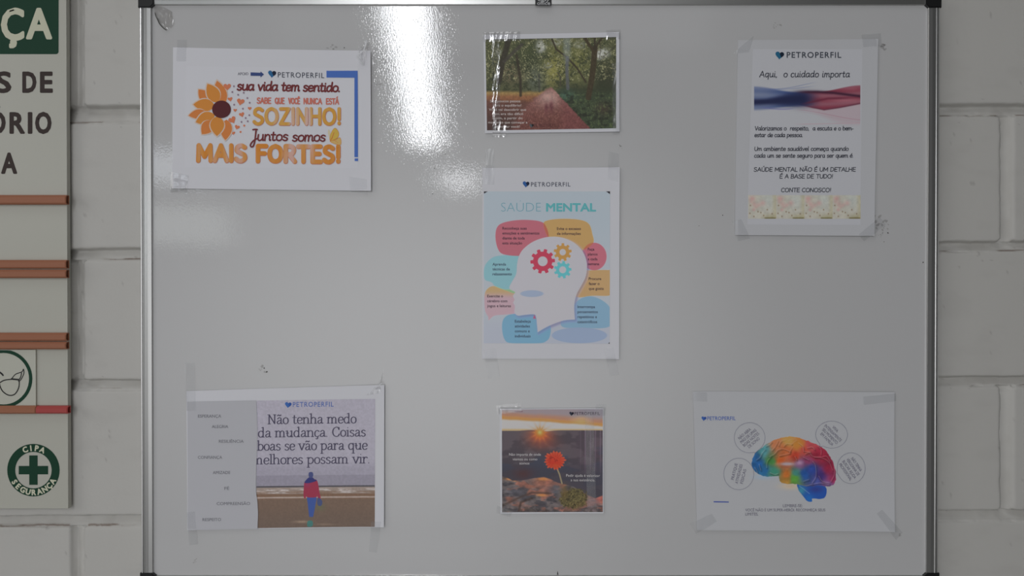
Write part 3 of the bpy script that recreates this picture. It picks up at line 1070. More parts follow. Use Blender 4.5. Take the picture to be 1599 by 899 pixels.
def forest(X, Y):
    img = np.zeros(X.shape + (3,))
    n1 = fbm(X * 0.02, Y * 0.02, 4, 1); n2 = fbm(X * 0.06, Y * 0.06, 3, 2); n3 = fbm(X * 0.12, Y * 0.05, 3, 9)
    img[:] = (82, 84, 58)
    img = mixc(img, (156, 148, 80), blob(X, Y, 610, 310, 85, 160) * 0.95)
    img = mixc(img, (116, 116, 66), blob(X, Y, 800, 280, 130, 160) * 0.8)
    img = mixc(img, (60, 68, 44), blob(X, Y, 470, 220, 160, 110) * 0.8)
    img = mixc(img, (112, 96, 78), blob(X, Y, 290, 380, 90, 80) * 0.7)
    img = mixc(img, (104, 112, 108), blob(X, Y, 480, 420, 70, 110) * 0.6)
    img = mixc(img, (54, 56, 42), sstep(900, 1010, X + 40 * n1) * sstep(180, 420, Y) * 0.9)
    img = mixc(img, (50, 54, 40), sstep(430, 520, Y) * sstep(600, 720, X) * 0.85)
    # leaves
    n4 = fbm(X * 0.13, Y * 0.11, 3, 71)
    lf = sstep(0.36, 0.62, 0.5 * n2 + 0.5 * n4) * (Y < 520)
    img = mixc(img, (44, 48, 34), lf * (0.45 + 0.4 * sstep(.3, .6, n1)))
    li = sstep(0.54, 0.74, 0.35 * fbm(X * 0.05, Y * 0.05, 3, 14) + 0.65 * fbm(X * 0.17, Y * 0.15, 2, 15)) * (Y < 430)
    img = mixc(img, (158, 154, 116), li * 0.75)
    for (cx, cy, rx, ry, a) in ((520, 165, 34, 45, .8), (575, 310, 26, 20, .5), (1000, 215, 50, 32, .9), (960, 240, 34, 26, .8), (190, 210, 25, 22, .5), (640, 130, 40, 25, .5), (820, 150, 40, 30, .4)):
        img = mixc(img, (166, 166, 160), np.clip(1.5 * blob(X, Y, cx, cy, rx, ry), 0, 1) * a * sstep(0.42, 0.58, .5 * n2 + .5 * n4 + 0.08))
    # ground left
    g = sstep(500, 530, Y + 14 * (n1 - .5)) * (1 - sstep(560, 640, X))
    img = mixc(img, (138, 112, 70), g)
    img = mixc(img, (124, 84, 58), g * sstep(525, 560, Y))
    img = mixc(img, (92, 62, 54), g * sstep(560, 610, Y + 30 * (n1 - .5)))
    img = mixc(img, (66, 48, 44), g * sstep(600, 800, Y) * (1 - sstep(250, 420, X)))
    # right bank
    b = sstep(480, 560, Y) * sstep(610, 660, X)
    img = mixc(img, (56, 66, 48), b * 0.8)
    img = mixc(img, (62, 86, 74), blob(X, Y, 715, 545, 70, 45) * 0.8)
    img = mixc(img, (62, 50, 42), blob(X, Y, 1010, 650, 70, 55) * 0.7)
    img = mixc(img, (84, 96, 60), b * sstep(0.5, 0.7, .4 * n3 + .6 * n4) * 0.6)
    img = mixc(img, (36, 38, 30), b * sstep(0.5, 0.7, fbm(X * .03, Y * .04, 4, 91)) * 0.7)
    # path
    t = np.clip((Y - 485) / 325.0, 0, 1)
    l = 592 - 300 * t ** .8 - 30 * np.sin(t * 3) + 40 * (n2 - .5); r = 608 + 305 * t + 14 * (n2 - .5)
    pm = sstep(-26, 26, X - l) * sstep(-8, 8, r - X) * (Y > 480)
    pc = np.zeros_like(img); pc[:] = (112, 74, 68)
    pc = mixc(pc, (160, 130, 122), blob(X, Y, 585, 560, 95, 75))
    pc = mixc(pc, (90, 54, 48), sstep(600, 760, Y + 80 * (n1 - .5)) * 0.8)
    pc = mixc(pc, (138, 100, 90), sstep(0.55, 0.75, n4) * 0.35)
    pc = mixc(pc, (106, 62, 62), sstep(0, 130, X - 620) * 0.6)
    img = img * (1 - pm[..., None]) + pc * pm[..., None]
    for cx, cy, rx, ry in ((600, 628, 17, 42), (562, 640, 14, 38)):
        img = mixc(img, (88, 46, 52), blob(X, Y, cx, cy, rx, ry) * 0.8)
    # trunks and boughs
    dk = (50, 46, 38)
    for pts, w, a, c in (([(270, 100), (245, 200), (215, 300), (195, 430)], 44, .9, dk), ([(370, 150), (300, 215), (235, 280)], 26, .8, (62, 58, 52)),
                         ([(330, 230), (345, 330), (360, 420), (362, 545)], 20, .8, (48, 42, 34)), ([(605, 105), (640, 185), (720, 245), (800, 330), (870, 440)], 13, .95, (52, 46, 36)),
                         ([(940, 180), (930, 300), (918, 400), (890, 560)], 44, .95, (58, 50, 36)), ([(860, 95), (895, 150), (935, 205)], 24, .9, (58, 50, 36)),
                         ([(940, 95), (938, 190)], 14, .9, (52, 46, 36)), ([(1000, 95), (960, 145), (940, 190)], 18, .9, (56, 50, 38)), ([(975, 110), (985, 190), (975, 260)], 6, .7, dk),
                         ([(725, 250), (722, 340), (730, 490)], 26, .75, (84, 86, 92)), ([(650, 365), (672, 400), (672, 470)], 12, .6, (62, 58, 48)), ([(505, 380), (508, 515)], 14, .6, (60, 60, 56)),
                         ([(780, 300), (750, 350)], 7, .7, dk), ([(1110, 150), (1060, 200), (1000, 250)], 8, .5, dk)):
        img = mixc(img, c, line_mask(X, Y, pts, w, 9) * a)
    img = mixc(img, (132, 140, 140), np.exp(-((X - 722) / 30.0) ** 4) * (1 - sstep(200, 330, Y)) * 0.5)  # pale glare of the plastic film, painted into the picture
    img = mixc(img, (40, 42, 34), (1 - sstep(96, 108, Y + (X - 600) * 0.016)) * 0.7)
    img = img * (0.78 + 0.44 * (.5 * n2 + .5 * n4)[..., None])
    return img


P.picture('printed_picture', [(757.6, 61.8), (961.2, 58.4), (961, 200.3), (760, 203.6)], forest, (740, 40, 4.995), 0.35, 2.0, 'glossy_photo_print')
mb = MB()
wh = ink((196, 186, 182), k)
for i, (s_, cx) in enumerate((('São poucos passos', 788.5), ('para o equilíbrio!', 791.5), ('Você vai descobrir que', 792), ('nem era tão difícil', 792), ('assim, a partir do', 792), ('momento que começar a', 792.5), ('priorizar você!', 792))):
    wpx = [47, 44, 58, 48, 47, 61, 38][i]
    text(P, mb, s_, cx - wpx / 2, 159.6 + 6.65 * i, 3.7, wh, 0.6, x1=cx + wpx / 2, bold=0.008)
mb.build('printed_caption', P.root, label='white caption lettering')
logo(P, 833.5, 868, 198.2, 4.6, k, hx=829.5, hr=3.4, heart=(70, 74, 78), heart2=(28, 28, 30), tcol=(74, 44, 44), layer=0.6)
tape(P, [(767, 52), (779, 52), (781, 211), (769, 212)], 0.8, True, seed=6, n=(14, 110), layer=1.6)
tape(P, [(753, 51), (812, 49), (812, 64), (754, 66)], 0.9, True, seed=7, n=(40, 12), layer=1.4)
tape(P, [(946, 47), (968, 46), (968, 62), (946, 63)], 0.7, True, seed=8, n=(18, 12))
tape(P, [(955, 100), (966, 98), (967, 209), (956, 210)], 0.5, False, seed=9, n=(10, 70))
tape(P, [(768, 196), (790, 196), (790, 214), (768, 214)], 0.7, True, seed=12, n=(14, 12), layer=1.9)

# ================================================================== POSTER: saude mental
k = 0.46
P = Sheet('mental_health_poster', 'portrait SAÚDE MENTAL sheet with white head profile and gears, centre of whiteboard', 'poster',
          [(753, 261.8), (966.5, 261.2), (965.5, 559.6), (752, 559.2)], lift=(0.2, 0.4, 2.4, 0.8), wave=0.35, seed=3.1)
P.k = k
P.patch('sheet', P.c, PAPER, 0, 44, 60, 0.0002)


def gear(X, Y, cx, cy, ro, ri, rh, n, ph):
    r = np.hypot(X - cx, Y - cy); a = np.arctan2(Y - cy, X - cx)
    tooth = sstep(-0.35, 0.35, np.cos(n * a + ph))
    R = ri + (ro - ri) * tooth
    return (1 - sstep(R - 0.4, R + 0.4, r)) * sstep(rh - 0.4, rh + 0.4, r)


HEAD = crom([(839, 518), (837.8, 505), (836.5, 494), (833, 490), (818, 491), (808, 492), (803, 487), (803.5, 477), (801, 472), (803, 467), (800.5, 461), (803.8, 455.5), (796.5, 451.5), (795, 447),
             (799, 439), (805.5, 427), (807, 411), (810, 399), (817, 388), (832.6, 376.4), (854, 369.6), (875, 370), (895, 378), (909, 392), (915.5, 410), (914, 430), (907, 445), (899.5, 459), (896, 476),
             (897, 498)], 4) + crom([(897, 498), (880, 499.5), (861, 506), (848, 512.5), (839, 518)], 4)


def mental(X, Y):
    img = np.zeros(X.shape + (3,))
    img[:] = (160, 170, 178)
    img = mixc(img, (166, 171, 178), sstep(330, 440, Y))
    img = mixc(img, (162, 166, 177), sstep(480, 520, Y))

    def shp(pts, closed=True):
        return poly_sd(X, Y, crom(pts, 5, True) if closed else pts)
    AA = lambda sd: 1 - sstep(-0.5, 0.5, sd)
    bl_ = AA(shp([(755, 424), (758, 412), (768, 402), (782, 398.5), (810, 399), (812, 430), (806, 456), (790, 453), (774, 447), (767, 440), (757, 436)]))
    pk3 = AA(shp([(756, 462), (760, 451), (770, 446), (786, 451), (805, 455), (805, 486), (792, 490), (772, 492), (763, 499), (762, 494), (757, 484)]))
    img = mixc(img, (128, 172, 180), bl_)
    pc = np.zeros_like(img); pc[:] = (204, 172, 182); pc = mixc(pc, (208, 176, 128), 1 - sstep(452, 466, Y))
    img = img * (1 - pk3[..., None]) + pc * pk3[..., None]
    img = mixc(img, (128, 160, 120), bl_ * pk3)
    pk1 = AA(shp([(773.2, 370), (776, 354), (788, 346.5), (814, 342.8), (842, 345), (852, 353), (856, 372), (845, 395), (812, 399), (786, 396.5), (777, 388)]))
    or1 = AA(shp([(848, 350), (855, 343.5), (879, 341), (906, 343), (919, 349.5), (924, 364), (925, 380), (903, 392), (870, 390), (856, 372)]))
    img = mixc(img, (164, 92, 104), pk1); img = mixc(img, (205, 165, 105), or1); img = mixc(img, (164, 90, 72), pk1 * or1)
    pk2 = ell(X, Y, 927, 400, 19.3, 21.5, 0.03)
    img = mixc(img, (178, 100, 114), pk2); img = mixc(img, (190, 112, 84), pk2 * or1)
    or2 = AA(shp([(905, 424), (925, 421.5), (948, 421), (951.5, 424), (951.5, 455), (949, 461), (925, 461), (900, 463), (890, 450)]))
    img = mixc(img, (206, 168, 118), or2)
    br_ = AA(shp([(893, 480), (900, 470), (911, 463.5), (923, 462), (939, 468), (952, 481), (953, 505), (940, 511.5), (905, 511), (880, 510.5), (875, 502), (885, 492)]))
    img = mixc(img, (134, 170, 194), br_); img = mixc(img, (196, 150, 165), or2 * br_ * 0.8)
    bb = AA(shp([(783.5, 512), (786, 497), (797, 490), (820, 489), (836, 491), (850, 500), (859, 508), (858, 524), (852, 532), (840, 535), (800, 535), (788, 530)]))
    img = mixc(img, (120, 166, 192), bb)
    el = ell(X, Y, 904, 522.8, 43, 12.2, 0.03)
    img = mixc(img, (150, 166, 192), el)
    sd = poly_sd(X, Y, HEAD)
    sd2 = poly_sd(X - 1.5, Y - 2.0, HEAD)
    img = mixc(img, (96, 92, 130), (1 - sstep(-1, 5.0, sd2)) * sstep(-2, 12, (X - 815) * 0.3 + (Y - 440) * 0.2) * 0.55)
    hc_ = np.zeros_like(img); hc_[:] = (196, 193, 200)
    hc_ = mixc(hc_, (190, 188, 192), blob(X, Y, 870, 450, 40, 60) * 0.7)
    m = AA(sd)
    img = img * (1 - m[..., None]) + hc_ * m[..., None]
    img = mixc(img, (168, 182, 206), ell(X, Y, 830, 457.8, 18, 5.2, 0.08))
    img = mixc(img, (158, 82, 110), AA(poly_sd(X, Y, [(831.5, 496.5), (836.5, 497), (834, 490.5)])))
    img = mixc(img, (182, 60, 84), gear(X, Y, 846.8, 407.4, 19.2, 15.0, 7.6, 10, 0.6))
    img = mixc(img, (208, 156, 84), gear(X, Y, 878, 393.2, 14.0, 10.6, 5.0, 9, 1.3))
    img = mixc(img, (88, 164, 170), gear(X, Y, 878, 420.6, 13.6, 10.4, 5.4, 9, 0.4))
    blk = np.zeros(X.shape)
    blk = np.maximum(blk, AA(poly_sd(X, Y, [(754, 297.5), (762, 298), (755.5, 302)])))
    blk = np.maximum(blk, AA(poly_sd(X, Y, [(944, 297.5), (953, 297.5), (953, 304)])))
    blk = np.maximum(blk, AA(poly_sd(X, Y, [(952, 532), (952, 537), (948.5, 536)])))
    img = mixc(img, (30, 28, 34), blk)
    return img


P.picture('printed_picture', [(755.3, 298.6), (951.6, 298.6), (951, 535.6), (754.8, 535)], mental, (0, 0, 1.0), 0.3, 2.4)
logo(P, 828.5, 890, 290.8, 6.6, k, hx=820.8, hr=5.3, heart=(38, 76, 128), heart2=(18, 26, 48), tcol=(52, 56, 70), hy=287)
mb = MB()
text(P, mb, 'SAÚDE', 782, 330, 13.2, ink((98, 140, 152), k), 0.5, x1=844, bold=-0.02)
text(P, mb, 'MENTAL', 852, 330, 13.2, ink((82, 148, 152), k), 0.5, x1=930, fat=1.3)
mb.build('printed_heading', P.root, label='teal SAÚDE MENTAL heading')
tk = ink((58, 40, 52), k)
tk2 = ink((52, 56, 78), k)
for x, ys, lines, c in ((784, (358, 365.6, 373.3, 381), ('Reconheça suas', 'emoções e sentimentos', 'diante de toda', 'esta situação'), tk),
                        (869, (358.6, 366.2), ('Evite o excesso', 'de informações'), tk), (917, (390.6, 398.2, 405.8, 413.4), ('Faça', 'planos', 'a cada', 'semana'), tk),
                        (768.6, (414, 421.6, 429.2), ('Aprenda', 'técnicas de', 'relaxamento'), tk2), (760.4, (463.6, 471.2, 478.8), ('Exercite o', 'cérebro com', 'jogos e leituras'), tk),
                        (918.6, (436.6, 444.2, 451.8), ('Procure', 'fazer o', 'que gosta'), tk), (901, (480.2, 488, 495.8, 503.6), ('Interrompa', 'pensamentos', 'repetitivos e', 'catastróficos'), tk2),
                        (803.4, (502.8, 510.4, 518, 525.8), ('Estabeleça', 'atividades', 'comuns e', 'individuais'), tk2)):
    mb = MB()
    for s_, y in zip(lines, ys):
        text(P, mb, s_, x, y, 4.25, c, 0.5, bold=0.012)
    mb.build('printed_advice', P.root)
tape(P, [(757, 232), (771, 232), (771, 288), (757, 288)], 0.5, False, seed=13, n=(12, 40))
tape(P, [(950, 236), (966, 240), (964, 284), (948, 280)], 0.25, False, seed=14)
tape(P, [(754, 545), (774, 543), (780, 588), (762, 590)], 0.6, False, seed=15, n=(14, 36))
tape(P, [(942, 544), (957, 542), (966, 584), (952, 586)], 0.3, False, seed=16, n=(12, 36))

# ================================================================== POSTER: aqui o cuidado importa
k = 0.395
P = Sheet('care_message_poster', 'portrait sheet with blue and red smoke ribbon and handwritten-style text, upper right of whiteboard', 'poster',
          [(1151, 63), (1369.5, 61), (1363, 368), (1146, 366.5)], lift=(0.2, 0.2, 1.2, 1.6), wave=0.35, seed=4.4)
P.k = k
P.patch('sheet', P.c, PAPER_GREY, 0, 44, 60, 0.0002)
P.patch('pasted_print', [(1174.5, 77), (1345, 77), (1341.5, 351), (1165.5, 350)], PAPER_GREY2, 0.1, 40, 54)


def ribbon(X, Y):
    x = (X - 245) / 875.0
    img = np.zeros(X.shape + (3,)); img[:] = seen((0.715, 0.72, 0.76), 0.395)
    # blue veil, then the dark core, then the red veil
    up = 440 + 45 * sstep(0, .4, x); lo = 657 - 32 * sstep(0, .4, x)
    bm_ = sstep(0, 22, Y - up) * sstep(0, 26, lo - Y) * (1 - sstep(0.46, 0.62, x))
    s1 = 0.5 + 0.5 * np.sin((Y - 470 - 60 * x) * 0.10 + 3.0 * x)
    img = mixc(img, (46, 62, 104), bm_ * (0.50 + 0.35 * sstep(.05, .4, x) + 0.15 * s1))
    top_r = 487 - 52 * sstep(.6, 1, x)
    low_y = np.interp(x, [.40, .55, .66, .8, 1.0], [596, 622, 641, 624, 590])
    rm = sstep(0, 12, Y - top_r) * sstep(0, 8, low_y - Y) * sstep(0.40, 0.60, x)
    s2 = 0.5 + 0.5 * np.sin((Y - 500 - 30 * np.sin(3 * x)) * 0.09 - 2.0 * x)
    img = mixc(img, (108, 44, 58), rm * (0.72 + 0.25 * s2))
    img = mixc(img, (142, 90, 100), rm * (blob(x, Y, .86, 562, .16, 20) * .7 + blob(x, Y, .92, 470, .1, 18) * .4))
    core = np.exp(-(np.abs(Y - (578 - 22 * sstep(0.0, .45, x))) / (26 + 38 * sstep(.1, .45, x))) ** 3) * (1 - sstep(0.44, 0.66, x))
    img = mixc(img, (24, 28, 56), core * .95)
    core2 = np.exp(-((Y - np.interp(x, [.35, .6, .75, 1.0], [496, 494, 502, 531])) / 12.0) ** 2) * sstep(0.35, 0.52, x)
    img = mixc(img, (50, 24, 40), core2 * 0.92)
    img = mixc(img, (80, 30, 46), np.exp(-((Y - np.interp(x, [.42, .7, 1.0], [600, 548, 542])) / 9.0) ** 2) * sstep(.42, .55, x) * (1 - sstep(.8, 1, x)) * .7)
    img = mixc(img, (76, 26, 42), np.exp(-((Y - low_y) / 6.5) ** 2) * sstep(0.44, 0.56, x) * 0.9)
    img = mixc(img, (84, 84, 130), np.exp(-((Y - 612 - 24 * np.sin(x * 6)) / 5.0) ** 2) * (1 - sstep(.3, .42, x)) * sstep(.04, .12, x) * .7)
    veil = sstep(0, 8, Y - low_y) * sstep(0, 60, 640 + 150 * sstep(.35, .9, x) - Y) * sstep(.35, .5, x)
    img = mixc(img, (146, 116, 124), veil * 0.4)
    for (a, b, c, w, col_, al) in ((430, 60, 1.0, 3.2, (86, 96, 130), .6), (452, 20, 1.4, 3.0, (80, 92, 130), .5), (640, 90, .9, 3.0, (136, 96, 110), .55), (655, 95, .7, 3.0, (140, 128, 134), .5), (760, -10, 2, 3.0, (150, 120, 128), .6)):
        if a < 500:
            yy = a + b * np.sin(x * 6.0 + .3) * 0.4 - 60 * x * x + 18
            mm = 1 - sstep(.45, .62, x)
        else:
            yy = a + b * sstep(.35, 1.1, x)
            mm = sstep(.35, .5, x)
        img = mixc(img, col_, np.exp(-((Y - yy) / w) ** 2) * mm * al)
    edge = sstep(243, 247, X) * (1 - sstep(1118, 1122, X))
    base = np.zeros_like(img); base[:] = seen((0.715, 0.72, 0.76), 0.395)
    return base * (1 - edge[..., None]) + img * edge[..., None]


P.picture('printed_ribbon', [(1176, 126), (1342.2, 126), (1341.6, 197.5), (1175.4, 197.5)], ribbon, (1130, 50, 5.288), 0.2, 2.2)


def blossoms(X, Y):
    x = (X - 185) / 218.75; u = x - np.floor(x); y = (Y - 520) / 185.0
    img = np.zeros(X.shape + (3,)); img[:] = (152, 149, 139)
    img = mixc(img, (150, 152, 146), blob(u, y, .7, .2, .25, .4))
    img = mixc(img, (128, 122, 92), sstep(.68, 1.0, y) * sstep(.3, .9, u) * .8)
    img = mixc(img, (146, 140, 116), sstep(.82, .95, u) * .6)
    for (a, b, r, t) in ((.14, .16, .13, .8), (.22, .38, .12, .55), (.52, .34, .12, .6), (.38, .42, .09, .5), (.2, .62, .07, .7), (.28, .5, .09, .45), (.1, .3, .06, .4)):
        img = mixc(img, (160, 118, 116), blob(u, y, a, b, r * .8, r * .9) * t * .8)
    for (a, b) in ((.06, .77), (.85, .79), (.45, .74), (.68, .62), (.2, .9), (.08, .44), (.35, .7), (.55, .86)):
        img = mixc(img, (104, 84, 62), blob(u, y, a, b, .022, .03) * .9)
    img = mixc(img, (92, 84, 50), sstep(.93, .96, y) * sstep(.55, .62, u) * (1 - sstep(.95, 1, u)) * .8)
    return img * (0.94 + 0.12 * fbm(X * .05, Y * .05, 3, 4))[..., None]


P.picture('printed_blossoms', [(1167.2, 304.2), (1342, 304.5), (1341.8, 341.2), (1167, 341)], blossoms, (1130, 200, 4.993), 0.2, 2.0)
logo(P, 1227, 1312, 90.3, 9.0, k, hx=1216, hr=6.8, heart=(26, 74, 100), heart2=(14, 24, 38), tcol=(46, 50, 58), bold=0.012)
mb = MB()
hk = ink((40, 42, 50), k)
pen(P, mb, 'Aqui,  o cuidado importa', 1184, 120.4, 6.1, 1.2, hk, 0.5, x1=1325.5, slant=0.12, caps=6, tight=-.3)
mb.build('printed_heading', P.root)
mb = MB()
for s_, y, x0, x1, xh in (('Valorizamos o  respeito,  a escuta e o bem-', 203.2, 1177, 1331, 4.0), ('estar de cada pessoa.', 213.6, 1176.6, 1252, 4.0),
                          ('Um ambiente saudável começa quando', 235, 1176.6, 1323.5, 4.0), ('cada um se sente seguro para ser quem é.', 245.6, 1176.2, 1330.5, 4.0),
                          ('SAÚDE MENTAL NÃO É UM DETALHE', 267.3, 1175.5, 1334.5, 4.1), ('É A BASE DE TUDO!', 278, 1216, 1298.5, 4.1), ('CONTE CONOSCO!', 299.4, 1218, 1295.5, 4.1)):
    pen(P, mb, s_, x0, y, xh, 1.0, hk, 0.5, x1=x1, slant=0.1, caps=6, smooth=3)
mb.build('printed_message', P.root)
tape(P, [(1144, 84), (1152, 76), (1176, 56), (1168, 82)], 0.3, False, seed=20)
tape(P, [(1344, 54), (1374, 52), (1376, 72), (1346, 74)], 0.3, False, seed=21)
tape(P, [(1142, 344), (1156, 342), (1170, 372), (1152, 376)], 0.3, False, seed=22)
tape(P, [(1338, 366), (1372, 338), (1382, 350), (1348, 376)], 0.5, False, seed=23, n=(20, 14))

# ================================================================== POSTER: nao tenha medo da mudanca
k = 0.47
P = Sheet('change_message_poster', 'landscape sheet with a red-jacketed figure walking on a beach, lower left of whiteboard', 'poster',
          [(291.5, 609.5), (600.5, 599.5), (600, 821), (293, 826)], lift=(0.2, 0.3, 2.8, 0.8), wave=0.35, seed=5.2)
P.k = k
P.patch('sheet', P.c, PAPER, 0, 60, 44, 0.0002)


def beach(X, Y):
    img = np.zeros(X.shape + (3,)); img[:] = (151, 147, 158)
    sl = (X - 100) * -0.012
    y = Y - sl
    n = fbm(X * 0.012, Y * 0.08, 3, 6); n2 = fbm(X * 0.05, Y * 0.05, 3, 8)
    img = mixc(img, (140, 136, 148), sstep(-60, 60, y))
    img = mixc(img, (128, 124, 136), sstep(120, 128, y))
    img = mixc(img, (68, 66, 70), sstep(246, 254, y) * (1 - sstep(264, 270, y)))
    img = mixc(img, (134, 120, 112), sstep(264, 272, y))
    img = mixc(img, (172, 164, 162), sstep(270, 300, y) * (1 - sstep(330, 350, y)) * sstep(.42, .62, n) * .9)
    img = mixc(img, (112, 88, 72), sstep(300, 330, y) * sstep(.35, .6, fbm(X * .006, Y * .06, 3, 19)) * .7)
    img = mixc(img, (110, 86, 70), sstep(338, 352, y))
    img = mixc(img, (168, 156, 152), np.exp(-((y - 388 - 6 * (n - .5)) / 9.0) ** 2) * .85)
    img = mixc(img, (104, 86, 74), sstep(396, 420, y))
    img = mixc(img, (96, 82, 73), sstep(420, 720, y) * .8)
    img = mixc(img, (146, 126, 108), (y > 600) * blob(X, Y, 620, 670, 90, 14) * .8)
    img = mixc(img, (140, 120, 104), blob(X, Y, 900, 700, 120, 10) * .5)
    img = img * (0.95 + 0.1 * n2)[..., None]
    # the walking figure
    img = mixc(img, (80, 104, 70), blob(X, Y, 840, 500, 60, 40) * .35)
    P2 = lambda pts, c, a=1.0, s=2.5: mixc(img, c, (1 - sstep(-s, s, poly_sd(X, Y, crom(pts, 4, True)))) * a)
    img = P2([(688, 370), (790, 370), (782, 470), (765, 560), (750, 615), (712, 615), (700, 540), (690, 450)], (56, 76, 132))
    img = P2([(712, 615), (748, 615), (742, 660), (712, 660)], (96, 84, 74), .8)
    img = P2([(690, 665), (745, 660), (748, 720), (690, 728)], (58, 108, 104), .9)
    img = P2([(655, 195), (700, 170), (775, 165), (805, 190), (822, 260), (830, 320), (845, 380), (835, 405), (812, 385), (800, 340), (795, 378), (685, 380), (672, 340), (668, 385), (648, 390), (640, 340), (645, 260)], (134, 46, 66))
    img = mixc(img, (128, 52, 92), blob(X, Y, 690, 230, 30, 30) * .6)
    img = P2([(652, 205), (690, 155), (720, 140), (750, 145), (770, 165), (800, 180), (755, 200), (700, 212)], (46, 48, 98))
    img = P2([(700, 105), (712, 82), (745, 82), (757, 108), (750, 140), (728, 152), (706, 138)], (62, 68, 108))
    img = P2([(812, 385), (850, 405), (865, 440), (850, 480), (815, 478), (802, 440)], (58, 70, 110), .9)
    return img


P.picture('printed_picture', [(401, 624.5), (586, 621.5), (585.5, 820.2), (400.5, 823)], beach, (390, 725, 7.614), 0.3, 2.0)
logo(P, 457.5, 521, 634.2, 7.6, k, hx=450.2, hr=5.2, heart=(48, 84, 142), heart2=(40, 70, 130), tcol=(70, 92, 146), tilt=0.008, layer=0.55, bold=0.006)
mb = MB()
sk = ink((66, 62, 80), k)
for s_, y, x0, x1 in (('Não tenha medo', 660.8, 417.5, 557), ('da mudança. Coisas', 681.5, 403, 571.5), ('boas se vão para que', 702, 401, 574.5), ('melhores possam vir.', 723.5, 393, 577)):
    pen(P, mb, s_, x0, y, 9.7, 1.9, sk, 0.5, x1=x1, book=True, tilt=0.011, caps=6)
mb.build('printed_quote', P.root, label='dark serif quote lettering')
# the narrower paper strip pasted over the left side
m_strip = mat('greyish_paper_strip', (0.62, 0.62, 0.66), 0.6, 0, 0.25)
nv = 60
pxs, pys = P.quad_px([(293.2, 626), (400.2, 624), (402.6, 824), (293.8, 826)], 30, nv)
rs = np.random.RandomState(4)
wv = 1.6 * np.sin(np.linspace(0, 7, nv)) + 1.6 * sstep(0.7, .8, np.linspace(0, 1, nv)) - 2.2 * sstep(.86, 1, np.linspace(0, 1, nv))
pxs = pxs + wv[:, None] * np.linspace(0, 1, 30)[None, :] ** 4
pos = P.pts(pxs, pys, 0.85)
pos[..., 1] -= 0.0006 * np.linspace(0, 1, 30)[None, :] ** 16 * sstep(0.3, .9, np.linspace(0, 1, nv))[:, None]
so = grid_mesh('pasted_word_strip', pos, 30, nv, m_strip, P.root, label='greyish paper strip with scattered words')
mo = so.modifiers.new('thickness', 'SOLIDIFY'); mo.thickness = 0.00015; mo.offset = -1
es = so.modifiers.new('crisp_edges', 'EDGE_SPLIT'); es.split_angle = math.radians(35)
mb = MB()
gk = ink((92, 92, 98), k)
for s_, x0, y, x1 in (('ESPERANÇA', 310, 650.8, 346), ('ALEGRIA', 331.5, 667, 357), ('RESILIÊNCIA', 342.5, 690, 381), ('CONFIANÇA', 309.8, 715, 347.5), ('AMIZADE', 333, 738.6, 360), ('FÉ', 351, 763.2, 358.5), ('COMPREENSÃO', 339, 787, 391), ('RESPEITO', 317, 811.8, 345.8)):
    text(P, mb, s_, x0, y, 4.6, gk, 1.15, x1=x1, tilt=0.004)
mb.build('printed_words', P.root)
tape(P, [(289, 566), (304, 566), (307, 640), (292, 640)], 0.25, False, seed=30, n=(10, 40), layer=2.2)
tape(P, [(292, 798), (305, 797), (310, 848), (296, 850)], 0.25, False, seed=31, n=(10, 30), layer=2.4)
tape(P, [(580, 812), (596, 812), (588, 862), (576, 860)], 0.25, False, seed=32, n=(10, 30))
tape(P, [(572, 616), (590, 600), (600, 574), (594, 612)], 1.6, True, seed=33, n=(14, 30))
mb = MB()
P.stroke(mb, [np.array(q) for q in crom([(597, 596.5), (590, 602), (585.5, 605), (583.5, 607)], 4)], 1.1, m_fold, 4.4, 0, 8)
mb.build('tape_crease', P.root, label='small white crease in the clear tape')

# ================================================================== POSTER: sunset flower picture
k = 0.45
P = Sheet('sunset_flower_print', 'small square print of a red flower on rocks at sunset, lower centre of whiteboard', 'poster',
          [(779.5, 637), (941.5, 636), (941.5, 799.5), (781, 800.5)], lift=(0.2, 0.3, 1.0, 1.2), wave=0.3, seed=6.6)
P.k = k
P.patch('sheet', P.c, PAPER, 0, 36, 36, 0.0002)


